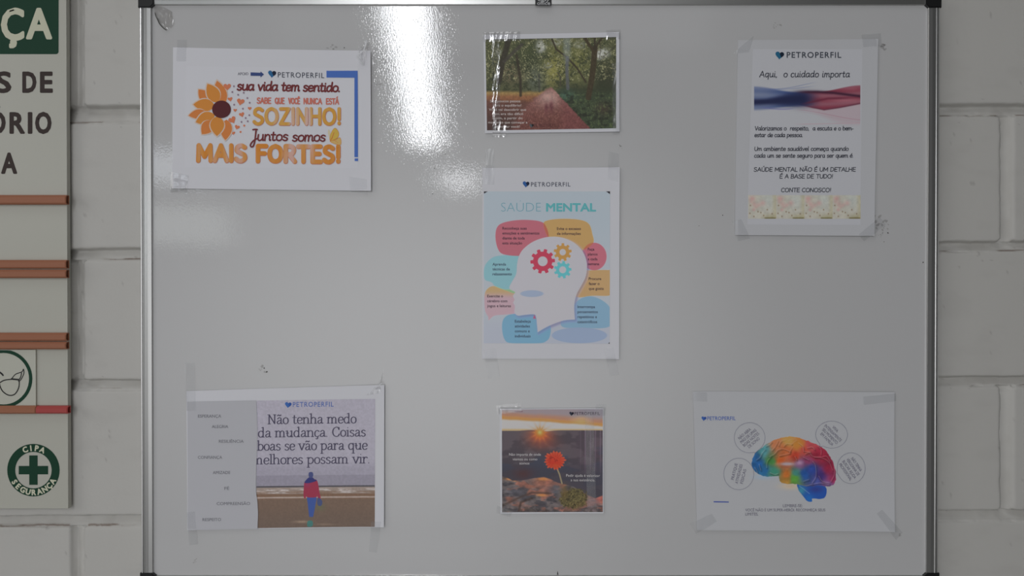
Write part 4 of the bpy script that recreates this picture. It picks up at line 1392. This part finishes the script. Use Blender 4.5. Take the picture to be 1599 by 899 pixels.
def sunset(X, Y):
    img = np.zeros(X.shape + (3,))
    n1 = fbm(X * .012, Y * .02, 4, 1); n2 = fbm(X * .03, Y * .05, 4, 2); n3 = fbm(X * .06, Y * .06, 3, 3)
    x = (X - 110) / 743.0
    img[:] = (136, 124, 128)
    img = mixc(img, (124, 118, 126), sstep(.6, .9, x) * (1 - sstep(110, 150, Y)))
    b0 = 118 + 52 * x + 14 * (n1 - .5)
    img = mixc(img, (156, 114, 94), sstep(-30, 5, Y - b0))
    img = mixc(img, (172, 126, 72), sstep(4, 26, Y - b0))
    img = mixc(img, (196, 168, 112), blob(X, Y, 690, 175, 60, 30) * .8)
    b1 = 150 + 52 * x + 10 * (n1 - .5)
    img = mixc(img, (190, 186, 184), sstep(-4, 16, Y - b1))
    img = mixc(img, (196, 170, 124), sstep(222, 238, Y) * sstep(.0, .5, np.abs(x - .38) * 3))
    hz = 243 - 6 * sstep(.15, .3, x) + 4 * sstep(.3, .42, x) + 6 * np.exp(-((x - .45) / .05) ** 2) - 2 * sstep(.5, .6, x)
    land = sstep(-3, 3, Y - hz)
    lc = np.zeros_like(img); lc[:] = (80, 72, 77)
    lc = mixc(lc, (60, 54, 60), sstep(.42, .6, n1) * .7)
    lc = mixc(lc, (58, 62, 76), sstep(300, 420, Y) * sstep(.45, .6, fbm(X * .006, Y * .015, 3, 12)) * .9)
    lc = mixc(lc, (56, 53, 62), sstep(420, 560, Y) * .7)
    lc = mixc(lc, (84, 64, 76), sstep(560, 760, X) * (1 - sstep(480, 600, Y)) * .5 * n2)
    lc = mixc(lc, (72, 44, 44), blob(X, Y, 270, 560, 70, 40) * .7)
    lc = mixc(lc, (168, 76, 48), blob(X, Y, 395, 285, 90, 55) * .95)
    lc = mixc(lc, (120, 66, 58), blob(X, Y, 420, 350, 110, 40) * .5)
    for i in range(14):
        xx = 690 + (i * 37 % 150)
        lc = mixc(lc, (120, 104, 120), np.exp(-((X - xx) / 2.5) ** 2) * (1 - sstep(380, 640, Y)) * .28)
    img = img * (1 - land[..., None]) + lc * land[..., None]
    # sun
    a = np.arctan2(Y - 255, X - 390); r = np.hypot(X - 390, Y - 255)
    ray = np.exp(-r / 30.0) * (0.5 + 0.5 * np.cos(a * 12)) ** 2
    img = mixc(img, (226, 150, 60), np.clip(ray * 1.2 + np.exp(-(r / 34.0) ** 2), 0, 1) * .9)
    img = mixc(img, (232, 216, 130), np.exp(-(r / 17.0) ** 2))
    # rocks
    top = np.interp(X, [100, 150, 190, 240, 290, 350, 420, 470, 520, 580, 640, 700, 740, 800, 860], [576, 590, 612, 612, 604, 592, 584, 600, 626, 640, 656, 690, 716, 740, 715])
    rock = sstep(-4, 4, Y - top)
    rc = np.zeros_like(img); rc[:] = (92, 84, 84)
    rc = mixc(rc, (66, 62, 66), sstep(.46, .60, fbm(X * .016, Y * .035, 4, 31)))
    rc = mixc(rc, (146, 92, 76), sstep(.48, .66, fbm(X * .01, Y * .025, 3, 37)) * .75)
    rc = mixc(rc, (152, 94, 74), blob(X, Y, 400, 630, 80, 45) * .75)
    rc = mixc(rc, (72, 74, 82), blob(X, Y, 500, 680, 60, 40) * .8)
    rc = mixc(rc, (84, 84, 92), blob(X, Y, 190, 690, 70, 24) * .6)
    for cx, cy, rx, ry in ((415, 598, 42, 12), (175, 598, 40, 10), (405, 716, 38, 12), (205, 610, 16, 7)):
        rc = mixc(rc, (206, 134, 78), blob(X, Y, cx, cy, rx, ry))
    rc = mixc(rc, (160, 84, 74), blob(X, Y, 830, 745, 30, 30) * .9)
    rc = mixc(rc, (110, 88, 92), blob(X, Y, 770, 770, 50, 60) * .6)
    rc = mixc(rc, (62, 50, 46), line_mask(X, Y, [(120, 790), (230, 740), (330, 700), (470, 705)], 14, 16) * .7)
    rc = mixc(rc, (58, 46, 42), line_mask(X, Y, [(235, 830), (250, 770), (330, 740)], 16, 14) * .8)
    rc = mixc(rc, (56, 50, 46), sstep(780, 850, Y) * sstep(.4, .6, n3) * .7)
    rc = rc * (0.78 + 0.44 * n2)[..., None]
    img = img * (1 - rock[..., None]) + rc * rock[..., None]
    # plant at the stem's foot
    pl = (1 - sstep(.8, 1.15, np.hypot((X - 640) / 105, (Y - 745) / 75) + 0.5 * (n3 - .5)))
    img = mixc(img, (78, 70, 42), pl * .9)
    img = mixc(img, (112, 102, 64), pl * sstep(.50, .72, fbm(X * .16, Y * .14, 3, 41)) * .9)
    img = mixc(img, (44, 40, 28), pl * sstep(.55, .72, fbm(X * .1, Y * .12, 3, 44)) * .8)
    img = mixc(img, (96, 76, 44), blob(X, Y, 570, 690, 30, 50) * .7)
    img = mixc(img, (128, 116, 92), line_mask(X, Y, [(512, 510), (535, 565), (553, 632)], 11, 5))
    # flower
    a = np.arctan2((Y - 462) * 1.12, X - 500); r = np.hypot(X - 500, (Y - 462) * 1.12)
    R = 81 * (0.90 + 0.07 * np.cos(a * 19 + .6) + 0.04 * np.cos(a * 5) + 0.05 * np.cos(a * 8 + 1))
    fm = 1 - sstep(R - 5, R + 4, r)
    fc = np.zeros_like(img); fc[:] = (180, 60, 40)
    fc = mixc(fc, (192, 92, 66), sstep(.3, .9, 0.5 + .5 * np.cos(a * 19 + .6)) * sstep(30, 75, r))
    fc = mixc(fc, (130, 36, 28), sstep(.5, .7, fbm(X * .06, Y * .06, 3, 55)) * (1 - sstep(30, 80, r)) * .8)
    fc = mixc(fc, (168, 42, 30), blob(X, Y, 500, 490, 50, 24) * .8)
    fc = mixc(fc, (212, 92, 50), blob(X, Y, 505, 500, 26, 14) * .7)
    img = img * (1 - fm[..., None]) + fc * fm[..., None]
    img = mixc(img, (96, 60, 70), line_mask(X, Y, [(205, 100), (260, 101)], 5, 5))
    return img


P.picture('printed_picture', [(783.2, 638.4), (940.2, 637.6), (940.2, 797.6), (783.6, 798)], sunset, (760, 620, 4.73), 0.35, 2.2, 'glossy_photo_print')
mb = MB()
wh = ink((196, 192, 192), k)
for s_, x0, y, x1 in (('Não importa de onde', 794.5, 710.3, 844), ('viemos ou como', 800, 717.6, 838.5), ('somos', 810.5, 724, 826), ('Pedir ajuda é valorizar', 883.5, 743, 936), ('a sua existência.', 890.5, 750, 928.5)):
    text(P, mb, s_, x0, y, 4.0, wh, 0.6, x1=x1)
    if s_ in ('somos', 'a sua existência.'):
        mb.build('printed_caption', P.root, label='white caption lettering')
        mb = MB()
logo(P, 896.5, 936, 646.6, 4.6, k, hx=891.8, hr=3.6, heart=(36, 40, 54), heart2=(22, 22, 32), tcol=(58, 48, 60), layer=0.6, bold=0.01)
tape(P, [(774, 632), (812, 628), (814, 641), (776, 646)], 0.5, True, seed=40, n=(26, 10))
tape(P, [(930, 630), (946, 630), (944, 648), (928, 648)], 0.3, False, seed=41)
tape(P, [(776, 788), (800, 796), (796, 806), (774, 800)], 0.4, False, seed=42)
tape(P, [(912, 640), (926, 640), (930, 790), (916, 790)], 0.35, False, seed=43, n=(10, 60))

# ================================================================== POSTER: coloured brain
k = 0.42
P = Sheet('colourful_brain_poster', 'landscape white sheet with a rainbow coloured brain and four speech bubbles, lower right of whiteboard', 'poster',
          [(1081, 610), (1394.5, 611), (1395, 828.5), (1087, 826)], lift=(0.3, 0.2, 1.0, 1.0), wave=0.4, seed=7.7)
P.k = k
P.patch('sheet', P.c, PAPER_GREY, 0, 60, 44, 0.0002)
BRAIN = crom([(128, 490), (132, 430), (160, 370), (210, 330), (265, 290), (340, 252), (430, 230), (520, 234), (610, 262), (700, 298), (765, 340), (815, 405), (848, 480), (864, 540), (862, 610), (842, 648), (800, 664),
              (740, 656), (660, 662), (585, 660), (520, 642), (450, 642), (385, 630), (366, 600), (366, 575), (330, 574), (270, 578), (215, 568), (160, 538)], 4, True)
BC = lambda q: (56.2 + q[0] * .75, 168.6 + q[1] * .75)
STEM = crom([BC(q) for q in ((632, 625), (640, 700), (690, 765), (745, 832), (800, 836), (803, 803), (890, 806), (945, 790), (972, 720), (958, 670), (900, 625), (760, 620))], 4, True)
FOLDS = [[(150, 350), (190, 320), (215, 270), (250, 230)], [(130, 440), (155, 480), (160, 520)], [(270, 440), (275, 370), (320, 310)], [(180, 400), (200, 470)],
         [(300, 310), (360, 280), (400, 235), (460, 220), (540, 250)], [(330, 240), (370, 190), (400, 130)], [(410, 180), (440, 130), (500, 110)], [(420, 300), (470, 290), (530, 275)],
         [(540, 270), (550, 230), (580, 190)], [(600, 310), (620, 350)], [(640, 150), (690, 190), (700, 240)], [(560, 170), (590, 140), (620, 120)], [(720, 280), (770, 265), (810, 310), (900, 315), (970, 310), (1010, 370)],
         [(740, 210), (800, 200), (830, 230)], [(870, 190), (905, 230), (905, 290)], [(830, 320), (920, 330), (1000, 380), (1040, 470)], [(1060, 420), (1060, 520), (1020, 600)], [(700, 320), (760, 350)],
         [(780, 260), (700, 250)], [(640, 640), (720, 655), (800, 635), (900, 620), (1000, 640)], [(810, 370), (840, 420), (845, 540), (800, 620)], [(700, 600), (760, 580)], [(880, 540), (920, 600), (1000, 620)],
         [(310, 500), (360, 520), (400, 510)], [(520, 130), (560, 110), (610, 105)], [(470, 190), (500, 160), (560, 165)], [(260, 190), (300, 170), (330, 140)]]


def brain(X, Y):
    pts = [(190, 470, 34, 88, 146), (160, 420, 40, 90, 140), (235, 345, 84, 150, 156), (250, 520, 40, 100, 150), (300, 440, 66, 128, 66), (330, 540, 60, 130, 110), (375, 430, 196, 92, 44), (430, 560, 184, 104, 46),
           (340, 310, 192, 118, 78), (450, 268, 222, 172, 92), (530, 300, 210, 140, 62), (420, 345, 184, 100, 58), (500, 400, 172, 60, 42), (590, 350, 176, 70, 60), (640, 300, 168, 70, 74), (700, 390, 148, 38, 58),
           (760, 400, 152, 40, 62), (810, 500, 142, 36, 62), (845, 590, 146, 48, 84), (610, 440, 134, 60, 96), (560, 470, 120, 80, 120), (600, 560, 36, 80, 148), (650, 520, 44, 66, 138), (740, 560, 60, 44, 104), (700, 620, 70, 78, 140),
           (500, 600, 84, 142, 56), (430, 620, 160, 118, 54), (520, 550, 60, 120, 110), (800, 640, 112, 84, 130), (430, 460, 170, 96, 70)]
    sw = np.zeros(X.shape); acc = np.zeros(X.shape + (3,))
    wx = X + 40 * (fbm(X * .012, Y * .012, 3, 3) - .5); wy = Y + 40 * (fbm(X * .012, Y * .012, 3, 4) - .5)
    for (x, y, *c) in pts:
        w = 1.0 / (((wx - x) ** 2 + (wy - y) ** 2) / 900.0 + 0.25) ** 1.7
        sw += w; acc += w[..., None] * np.array(c, float)
    b = acc / sw[..., None]
    b = b * 0.89
    b = b * (0.84 + 0.32 * fbm(X * .02, Y * .024, 3, 23))[..., None]
    b = mixc(b, (150, 148, 160), np.clip(1.3 * blob(X, Y, *BC((510, 398)), 62, 14), 0, 1) * .75)
    b = mixc(b, (160, 130, 150), blob(X, Y, *BC((655, 385)), 30, 20) * .7)
    for ps in FOLDS:
        q = crom([BC(p) for p in ps], 5)
        b = mixc(b, b * 0.62, line_mask(X, Y, [(x_ + 7, y_ + 10) for x_, y_ in q], 12, 15) * .5)
        b = mixc(b, np.clip(b * .55 + np.array((100, 84, 82)), 0, 215), line_mask(X, Y, q, 5, 8) * .62)
    s = np.zeros_like(b); s[:] = (34, 70, 138)
    s = mixc(s, (56, 120, 136), blob(X, Y, 560, 700, 40, 40) * .9); s = mixc(s, (30, 92, 156), blob(X, Y, 630, 770, 40, 40) * .8)
    s = mixc(s, (44, 50, 108), blob(X, Y, 690, 690, 60, 30) * .8)
    s = mixc(s, (120, 150, 160), line_mask(X, Y, [BC(q) for q in ((650, 655), (700, 690), (770, 745))], 5, 7) * .6)
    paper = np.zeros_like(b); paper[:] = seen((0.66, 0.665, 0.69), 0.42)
    paper = mixc(paper, (190, 160, 120), blob(X, Y, 470, 660, 90, 30) * .55)
    paper = mixc(paper, (120, 150, 176), blob(X, Y, 230, 580, 90, 22) * .45)
    sd1, sd2 = poly_sd(X, Y, BRAIN), poly_sd(X, Y, STEM)
    wob = 5 * (fbm(X * .05, Y * .05, 2, 9) - .5)
    m2 = 1 - sstep(-3, 3, sd2 + wob); m1 = 1 - sstep(-3, 3, sd1 + 2 * wob)
    out = paper * (1 - m2[..., None]) + s * m2[..., None]
    return out * (1 - m1[..., None]) + b * m1[..., None]


P.picture('printed_brain', [(1169, 676), (1306, 676), (1306, 784.5), (1169, 784.5)], brain, (1150, 640, 5.619), 0.12, 2.6)
CB = lambda q: (1070 + q[0] / 3.747, 600 + q[1] / 3.747)
ln = ink((104, 104, 116), k)
fillm = mat('bubble_paper', (0.78, 0.78, 0.84), 0.6, 0, 0.25)


def bubble(cx, cy, rx, ry, tail_a, tip, lines, rot, h, wid):
    mb = MB()
    pts = []
    n = 44
    for i in range(n):
        t = 2 * math.pi * i / n
        d = (t - tail_a + math.pi) % (2 * math.pi) - math.pi
        if abs(d) < 0.10:
            continue
        pts.append((cx + rx * math.cos(t), cy + ry * math.sin(t)))
        nd = (t + 2 * math.pi / n - tail_a + math.pi) % (2 * math.pi) - math.pi
        if d < 0 and abs(nd) < 0.10 + 1e-9 and tip:
            pts.append(tip)
    q = [np.array(CB(p)) for p in pts]
    P.stroke(mb, q + [q[0]], 0.62, ln, 0.5, 0, 6)
    c0 = CB((cx, cy))
    tk_ = ink((86, 84, 98), k)
    L = len(lines)
    for i, (s_, w_, off) in enumerate(lines):
        dy = (i - (L - 1) / 2) * wid
        # line centre, displaced across the writing direction
        x = c0[0] + dy * math.sin(rot) + off * math.cos(rot); y = c0[1] + dy * math.cos(rot) - off * math.sin(rot)
        v, f = glyphs(s_, 0.0)
        sc = h / caph(0.0); sx = w_ / (v[:, 0].max() - v[:, 0].min())
        X = (v[:, 0] - v[:, 0].min()) * sx - w_ / 2; Yv = v[:, 1] * sc - h / 2
        q = np.stack([x + X * math.cos(rot) - Yv * math.sin(rot), y - (X * math.sin(rot) + Yv * math.cos(rot))], -1)
        P.tri(mb, q, [g if _ccw(q, g) else tuple(reversed(g)) for g in f], tk_, 0.5)
    mb.build('printed_speech_bubble', P.root)


bubble(372, 308, 90, 88, 1.17, (402, 398), [('NÃO ABRA', 24, -2), ('MÃO DE UMAS', 31, 0), ('BOAS NOITES', 31, 0), ('DE SONO', 22, 0)], math.radians(40), 4.6, 6.6)
bubble(308, 519, 88, 92, -0.35, (396, 498), [('PRATIQUE', 26, 2), ('ATIVIDADES', 31, 0), ('FÍSICAS', 23, -2)], math.radians(76), 4.6, 7.6)
bubble(851, 290, 93, 79, 2.3, (784, 362), [('VIVA', 11, -2), ('INTENSAMENTE', 35, 0), ('SEU MOMENTO', 32, 0), ('EM FAMÍLIA', 26, 0)], math.radians(-45), 4.6, 6.8)
bubble(965, 486, 82, 90, 2.8, (882, 512), [('NÃO TENHA', 25, 0), ('VERGONHA DE', 31, 0), ('BUSCAR AJUDA', 33, 0), ('PROFISSIONAL', 31, 0)], math.radians(-55), 4.6, 6.9)
logo(P, 1103.2, 1147.5, 654.8, 5.8, k, hx=1098, hr=3.9, heart=(46, 76, 134), heart2=(36, 60, 120), tcol=(72, 88, 138), bold=0.012, spacing=1.05)
mb = MB()
P.poly(mb, [(1113, 780.9), (1113, 782.6), (1136.6, 783), (1136.6, 781.4)], ink((58, 72, 132), k), 0.5)
mb.build('printed_dash', P.root)
mb = MB()
tk = ink((84, 82, 94), k)
text(P, mb, 'LEMBRE-SE:', 1221, 790.2, 4.4, tk, 0.5, x1=1251.5)
text(P, mb, 'VOCÊ NÃO É UM SUPER-HERÓI. RECONHEÇA SEUS', 1162.3, 796.8, 4.4, tk, 0.5, x1=1287)
text(P, mb, 'LIMITES.', 1162.3, 803.2, 4.4, tk, 0.5, x1=1182.5)
mb.build('printed_reminder', P.root)
tape(P, [(1078, 611), (1103, 612), (1103, 626), (1078, 625)], 0.2, False, seed=50)
tape(P, [(1346, 618), (1397, 613), (1398, 625), (1347, 631)], 0.2, False, seed=51, n=(24, 10))
tape(P, [(1076, 816), (1110, 800), (1118, 812), (1086, 832)], 0.3, False, seed=52)
tape(P, [(1367, 800), (1375, 794), (1408, 830), (1398, 842)], 0.25, False, seed=53)

# ================================================================== SAFETY SIGNBOARD at the left edge
SB_Y = 0.006
k = 0.50
sx0, sx1 = at(-62, 450, SB_Y).x, at(104.6, 450, SB_Y).x
sz0, sz1 = at(50, 793.2, SB_Y).z, at(50, -95, SB_Y).z
sign = thing('safety_signboard', 'tall cream safety signboard with brown rails and green cross emblem, at the left wall edge', 'sign', ((sx0 + sx1) / 2, WALL_Y - 0.006, sz0))
m_sign = mat('cream_sign_plastic', (0.565, 0.56, 0.495), 0.30, 0, 0.45)
add_bump(m_sign, 7.0, 0.12, 0.004, 1.5)
mb = MB()
mb.box((sx0, SB_Y, sz0), (sx1, SB_Y + 0.009, sz1), m_sign, 0.0006)
mb.build('panel', sign)
for zz in (sz0 + 0.12, sz0 + 0.45, sz0 + 0.78):
    mb = MB()
    mb.box((sx0 + 0.02, SB_Y + 0.0088, zz), (sx1 - 0.030, WALL_Y + 0.0004, zz + 0.03), mat('backing_batten', (0.2, 0.19, 0.17), 0.7))
    mb.build('backing_batten', sign)
F = Flat(SB_Y, sign)
green = ink((14, 46, 32), k); cream = ink((160, 160, 142), k); dark = ink((46, 38, 36), k)
mb = MB()
hp = [(-60, -92), (-60, 84)] + [(87 + 4 * math.sin(t), 80 + 4 * math.cos(t)) for t in np.linspace(0, math.pi / 2, 6)] + [(91.2, -92)]
F.poly(mb, hp, green, 0.15)
text(F, mb, 'Ç', 0.8, 62, 50, cream, 0.3, x1=37.5, fat=4.2)
text(F, mb, 'A', 40, 61, 49, cream, 0.3, x1=81, fat=4.2)
mb.build('green_header', sign, label='green header with cream letters')
line_mb = {}
for s_, x0, x1, y, h in (('S', -8, 17.3, 144.5, 33.4), ('D', 34.2, 56.4, 144.5, 33.4), ('E', 61.8, 82, 144.5, 33.4), ('Ó', -19, 8.4, 208.4, 34), ('R', 14.2, 38.4, 208.4, 34), ('I', 42.8, 50, 208.4, 34), ('O', 54.2, 80, 208.4, 34), ('A', 1.2, 26.3, 271, 33.2)):
    mb = line_mb.setdefault(y, MB())
    text(F, mb, s_, x0, y, h, dark, 0.15, x1=x1, fat=3.0)
for mb in line_mb.values():
    mb.build('printed_words', sign, label='line of bold dark capitals')

m_rail = add_bump(mat('brown_rail_plastic', alb((122, 80, 60), k), 0.5, 0, 0.35), 40.0, 0.12, 0.001)
m_railred = mat('red_rail_plastic', alb((132, 52, 50), k), 0.5)


def channel(y0, y1, px1, m, px0=-62, name='card_rail', depth=0.0085, label=None, notch=True):
    """hollow extruded rail lying across the signboard; its right end is open"""
    a0, a1 = at(px0, y0, SB_Y - depth), at(px1, y1, SB_Y - depth)
    zt, zb = a0.z, a1.z
    w = 0.0013
    o = [(SB_Y, zb), (SB_Y - depth * .75, zb), (SB_Y - depth, zb + 0.0022), (SB_Y - depth, zt - 0.0035), (SB_Y - depth * .7, zt), (SB_Y, zt)]
    i = [(SB_Y - 0.0006, zb + w), (SB_Y - depth * .7, zb + w), (SB_Y - depth + w, zb + 0.0028), (SB_Y - depth + w, zt - 0.004), (SB_Y - depth * .66, zt - w), (SB_Y - 0.0006, zt - w)]
    n = len(o)
    bm = bmesh.new()
    sl = 0.0015
    rings = []
    for prof, x, inn in ((o, a0.x, 0), (o, a1.x, 0), (i, a1.x - 0.0002, 1), (i, a0.x + .002, 1)):
        rings.append([bm.verts.new((x - (sl if (notch and x > a0.x + .01 and p[0] < SB_Y - depth * .9) else 0), p[0], p[1])) for p in prof])
    for A, B in zip(rings[:-1], rings[1:]):
        for j in range(n):
            bm.faces.new((A[j], A[(j + 1) % n], B[(j + 1) % n], B[j]))
    bm.faces.new(rings[0]); bm.faces.new(rings[-1])
    bmesh.ops.recalc_face_normals(bm, faces=bm.faces)
    mb = MB(); mb.bm(bm, m)
    return mb.build(name, sign, label=label)


for (a, b) in ((303.6, 318.2), (405.2, 418.6), (420.2, 433.4), (519.2, 531.8), (533.2, 544.8)):
    channel(a, b, 102.5, m_rail)
channel(633.2, 645.6, 55.0, m_rail)
channel(633.6, 645.4, 105.0, m_railred, px0=55.4, label='red length of card rail')

mb = MB()
cx, cy = 51.7, 733.3
ring = []
N = 48
F.tri(mb, [(cx + 41 * math.cos(2 * math.pi * i / N), cy - 41 * math.sin(2 * math.pi * i / N)) for i in range(N)] + [(cx + 28.4 * math.cos(2 * math.pi * i / N), cy - 28.4 * math.sin(2 * math.pi * i / N)) for i in range(N)],
      [(i, (i + 1) % N, N + (i + 1) % N, N + i) for i in range(N)], green, 0.15)
a_, b_ = 23.0, 6.6
F.poly(mb, [(cx + x * a_ if abs(x) == 1 else cx + x / 2 * b_, cy + y * a_ if abs(y) == 1 else cy + y / 2 * b_) for x, y in
            ((2, 1), (2, 2), (1, 2), (1, -2), (2, -2), (2, -1), (-2, -1), (-2, -2), (-1, -2), (-1, 2), (-2, 2), (-2, 1))], green, 0.15)


def arc_text(s, a0, a1, r, h, m, inside):
    n = len(s)
    for i, ch in enumerate(s):
        t = a0 + (a1 - a0) * i / (n - 1)
        v, f = glyphs(ch, 0.0)
        sc = h / caph(0.0)
        X = (v[:, 0] - (v[:, 0].max() + v[:, 0].min()) / 2) * sc * 0.95; Yv = v[:, 1] * sc
        # radial frame: up is outwards on top, inwards at the bottom
        ux, uy = (math.cos(t), math.sin(t)) if not inside else (-math.cos(t), -math.sin(t))
        rx, ry = uy, -ux
        bx, by = cx + r * math.cos(t), -(cy) + r * math.sin(t)
        q = np.stack([bx + X * rx + Yv * ux, -(by + X * ry + Yv * uy)], -1)
        for a_, b_ in outline(f):
            F.stroke(mb, [q[a_], q[b_]], 1.1, m, 0.3, 0, 6)
        F.tri(mb, q, [g if _ccw(q, g) else tuple(reversed(g)) for g in f], m, 0.3)


arc_text('CIPA', math.radians(112), math.radians(66), 30.4, 8.2, cream, False)
arc_text('SEGURANÇA', math.radians(212), math.radians(330), 38.8, 8.2, cream, True)
mb.build('cross_emblem', sign, label='round green cross emblem with cream lettering')

# the goggles card standing in the lowest rail slot
GC_Y = SB_Y - 0.0032
gx0, gx1 = at(-50, 590, GC_Y).x, at(55.2, 590, GC_Y).x
gz0, gz1 = at(20, 634, GC_Y).z, at(20, 545.4, GC_Y).z
gc = thing('safety_glasses_card', 'square cream card with a glasses pictogram in a green ring, slotted between lower rails', 'sign', ((gx0 + gx1) / 2, SB_Y, gz0))
mb = MB()
mb.box((gx0, GC_Y, gz0), (gx1, SB_Y - 0.0002, gz1), mat('cream_card_plastic', (0.60, 0.60, 0.52), 0.35), 0.0005)
mb.build('card', gc)
F2 = Flat(GC_Y, gc)
mb = MB()
ccx, ccy = 4.6, 590.6
for a_, b_ in ((45.5, 40.2),):
    lo_, hi_ = 0, N
    pts_o = [(ccx + a_ * math.cos(2 * math.pi * i / N), ccy - a_ * math.sin(2 * math.pi * i / N)) for i in range(N)]
    pts_i = [(ccx + b_ * math.cos(2 * math.pi * i / N), ccy - b_ * math.sin(2 * math.pi * i / N)) for i in range(N)]
    clampy = lambda q: (q[0], min(max(q[1], 546.2), 633.0))
    F2.tri(mb, [clampy(q) for q in pts_o + pts_i], [(i, (i + 1) % N, N + (i + 1) % N, N + i) for i in range(N)], green, 0.15)
mb.build('printed_ring', gc)
mb = MB()
gk = mat('pictogram_black', (0.012, 0.012, 0.012), 0.5)
G = lambda q: np.array((q[0] / 3.33, 530 + q[1] / 3.33))
for pts, w in (([(-2, 222), (20, 210), (55, 205), (90, 205), (98, 215), (95, 250), (75, 282), (45, 288), (15, 270), (0, 246), (-4, 228)], 1.7), ([(60, 200), (80, 178), (112, 166), (120, 152), (122, 176), (106, 208), (94, 214)], 1.4),
               ([(98, 206), (106, 192), (110, 172)], 1.6), ([(-8, 165), (6, 175), (14, 184)], 2.6), ([(-60, 215), (-40, 205), (-8, 216)], 2.0), ([(58, 203), (94, 207)], 2.6)):
    F2.stroke(mb, [G(q) for q in crom(pts, 4)], w, gk, 0.15, 0, 8)
mb.build('printed_glasses', gc)

# ================================================================== crumpled tape scrap, top left corner of the board
ts = thing('tape_scrap', 'crumpled torn scrap of clear tape in the upper left corner of the whiteboard', 'tape', at(256, 30, -0.0003))
CT = lambda q: (210 + q[0] / 8.99, q[1] / 8.99)
outl = crom([(275, 95), (285, 180), (325, 290), (375, 370), (440, 420), (485, 405), (540, 360), (550, 300), (530, 220), (525, 165), (470, 130), (400, 95), (330, 85)], 4, True)
m_scrap = clear_mat('old_tape', (0.86, 0.85, 0.84), 0.10, 0.2, 0.22, (0.62, 0.61, 0.60))
cen = np.mean(np.array(outl), 0)
vs = []; fs = []
RN = 9
for j in range(RN + 1):
    s_ = j / RN
    for (x, y) in outl:
        qx, qy = cen[0] + (x - cen[0]) * s_, cen[1] + (y - cen[1]) * s_
        lowleft = max(0, ((qy - qx) + 60) / 160)
        lift_ = 0.0006 + 0.0028 * s_ ** 3 * min(1, lowleft) + 0.0016 * float(fbm(np.array(qx * .02), np.array(qy * .02), 2, 5))
        p = at(*CT((qx, qy)), 0.0); p.y = -lift_
        vs.append(p)
n = len(outl)
for j in range(RN):
    for i in range(n):
        a_, b_, c_, d_ = j * n + i, j * n + (i + 1) % n, (j + 1) * n + (i + 1) % n, (j + 1) * n + i
        fs.append((a_, d_, c_, b_) if j else (i, d_, c_))
mb = MB(); mb.add(vs, fs, m_scrap)
mb.build('film', ts, smooth=True)
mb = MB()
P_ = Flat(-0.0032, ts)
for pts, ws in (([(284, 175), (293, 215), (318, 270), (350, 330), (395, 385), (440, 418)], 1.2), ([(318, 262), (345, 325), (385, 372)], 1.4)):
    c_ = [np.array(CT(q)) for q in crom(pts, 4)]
    P_.stroke(mb, c_, ws, mat('edge_shade_dark', (0.05, 0.046, 0.042), 0.6), 0.0, 0, 8)  # dark strokes stand in for the shadow along the lifted edge
mb.build('painted_edge_shade', ts, label='dark strip painted as the shade of the curled edge')
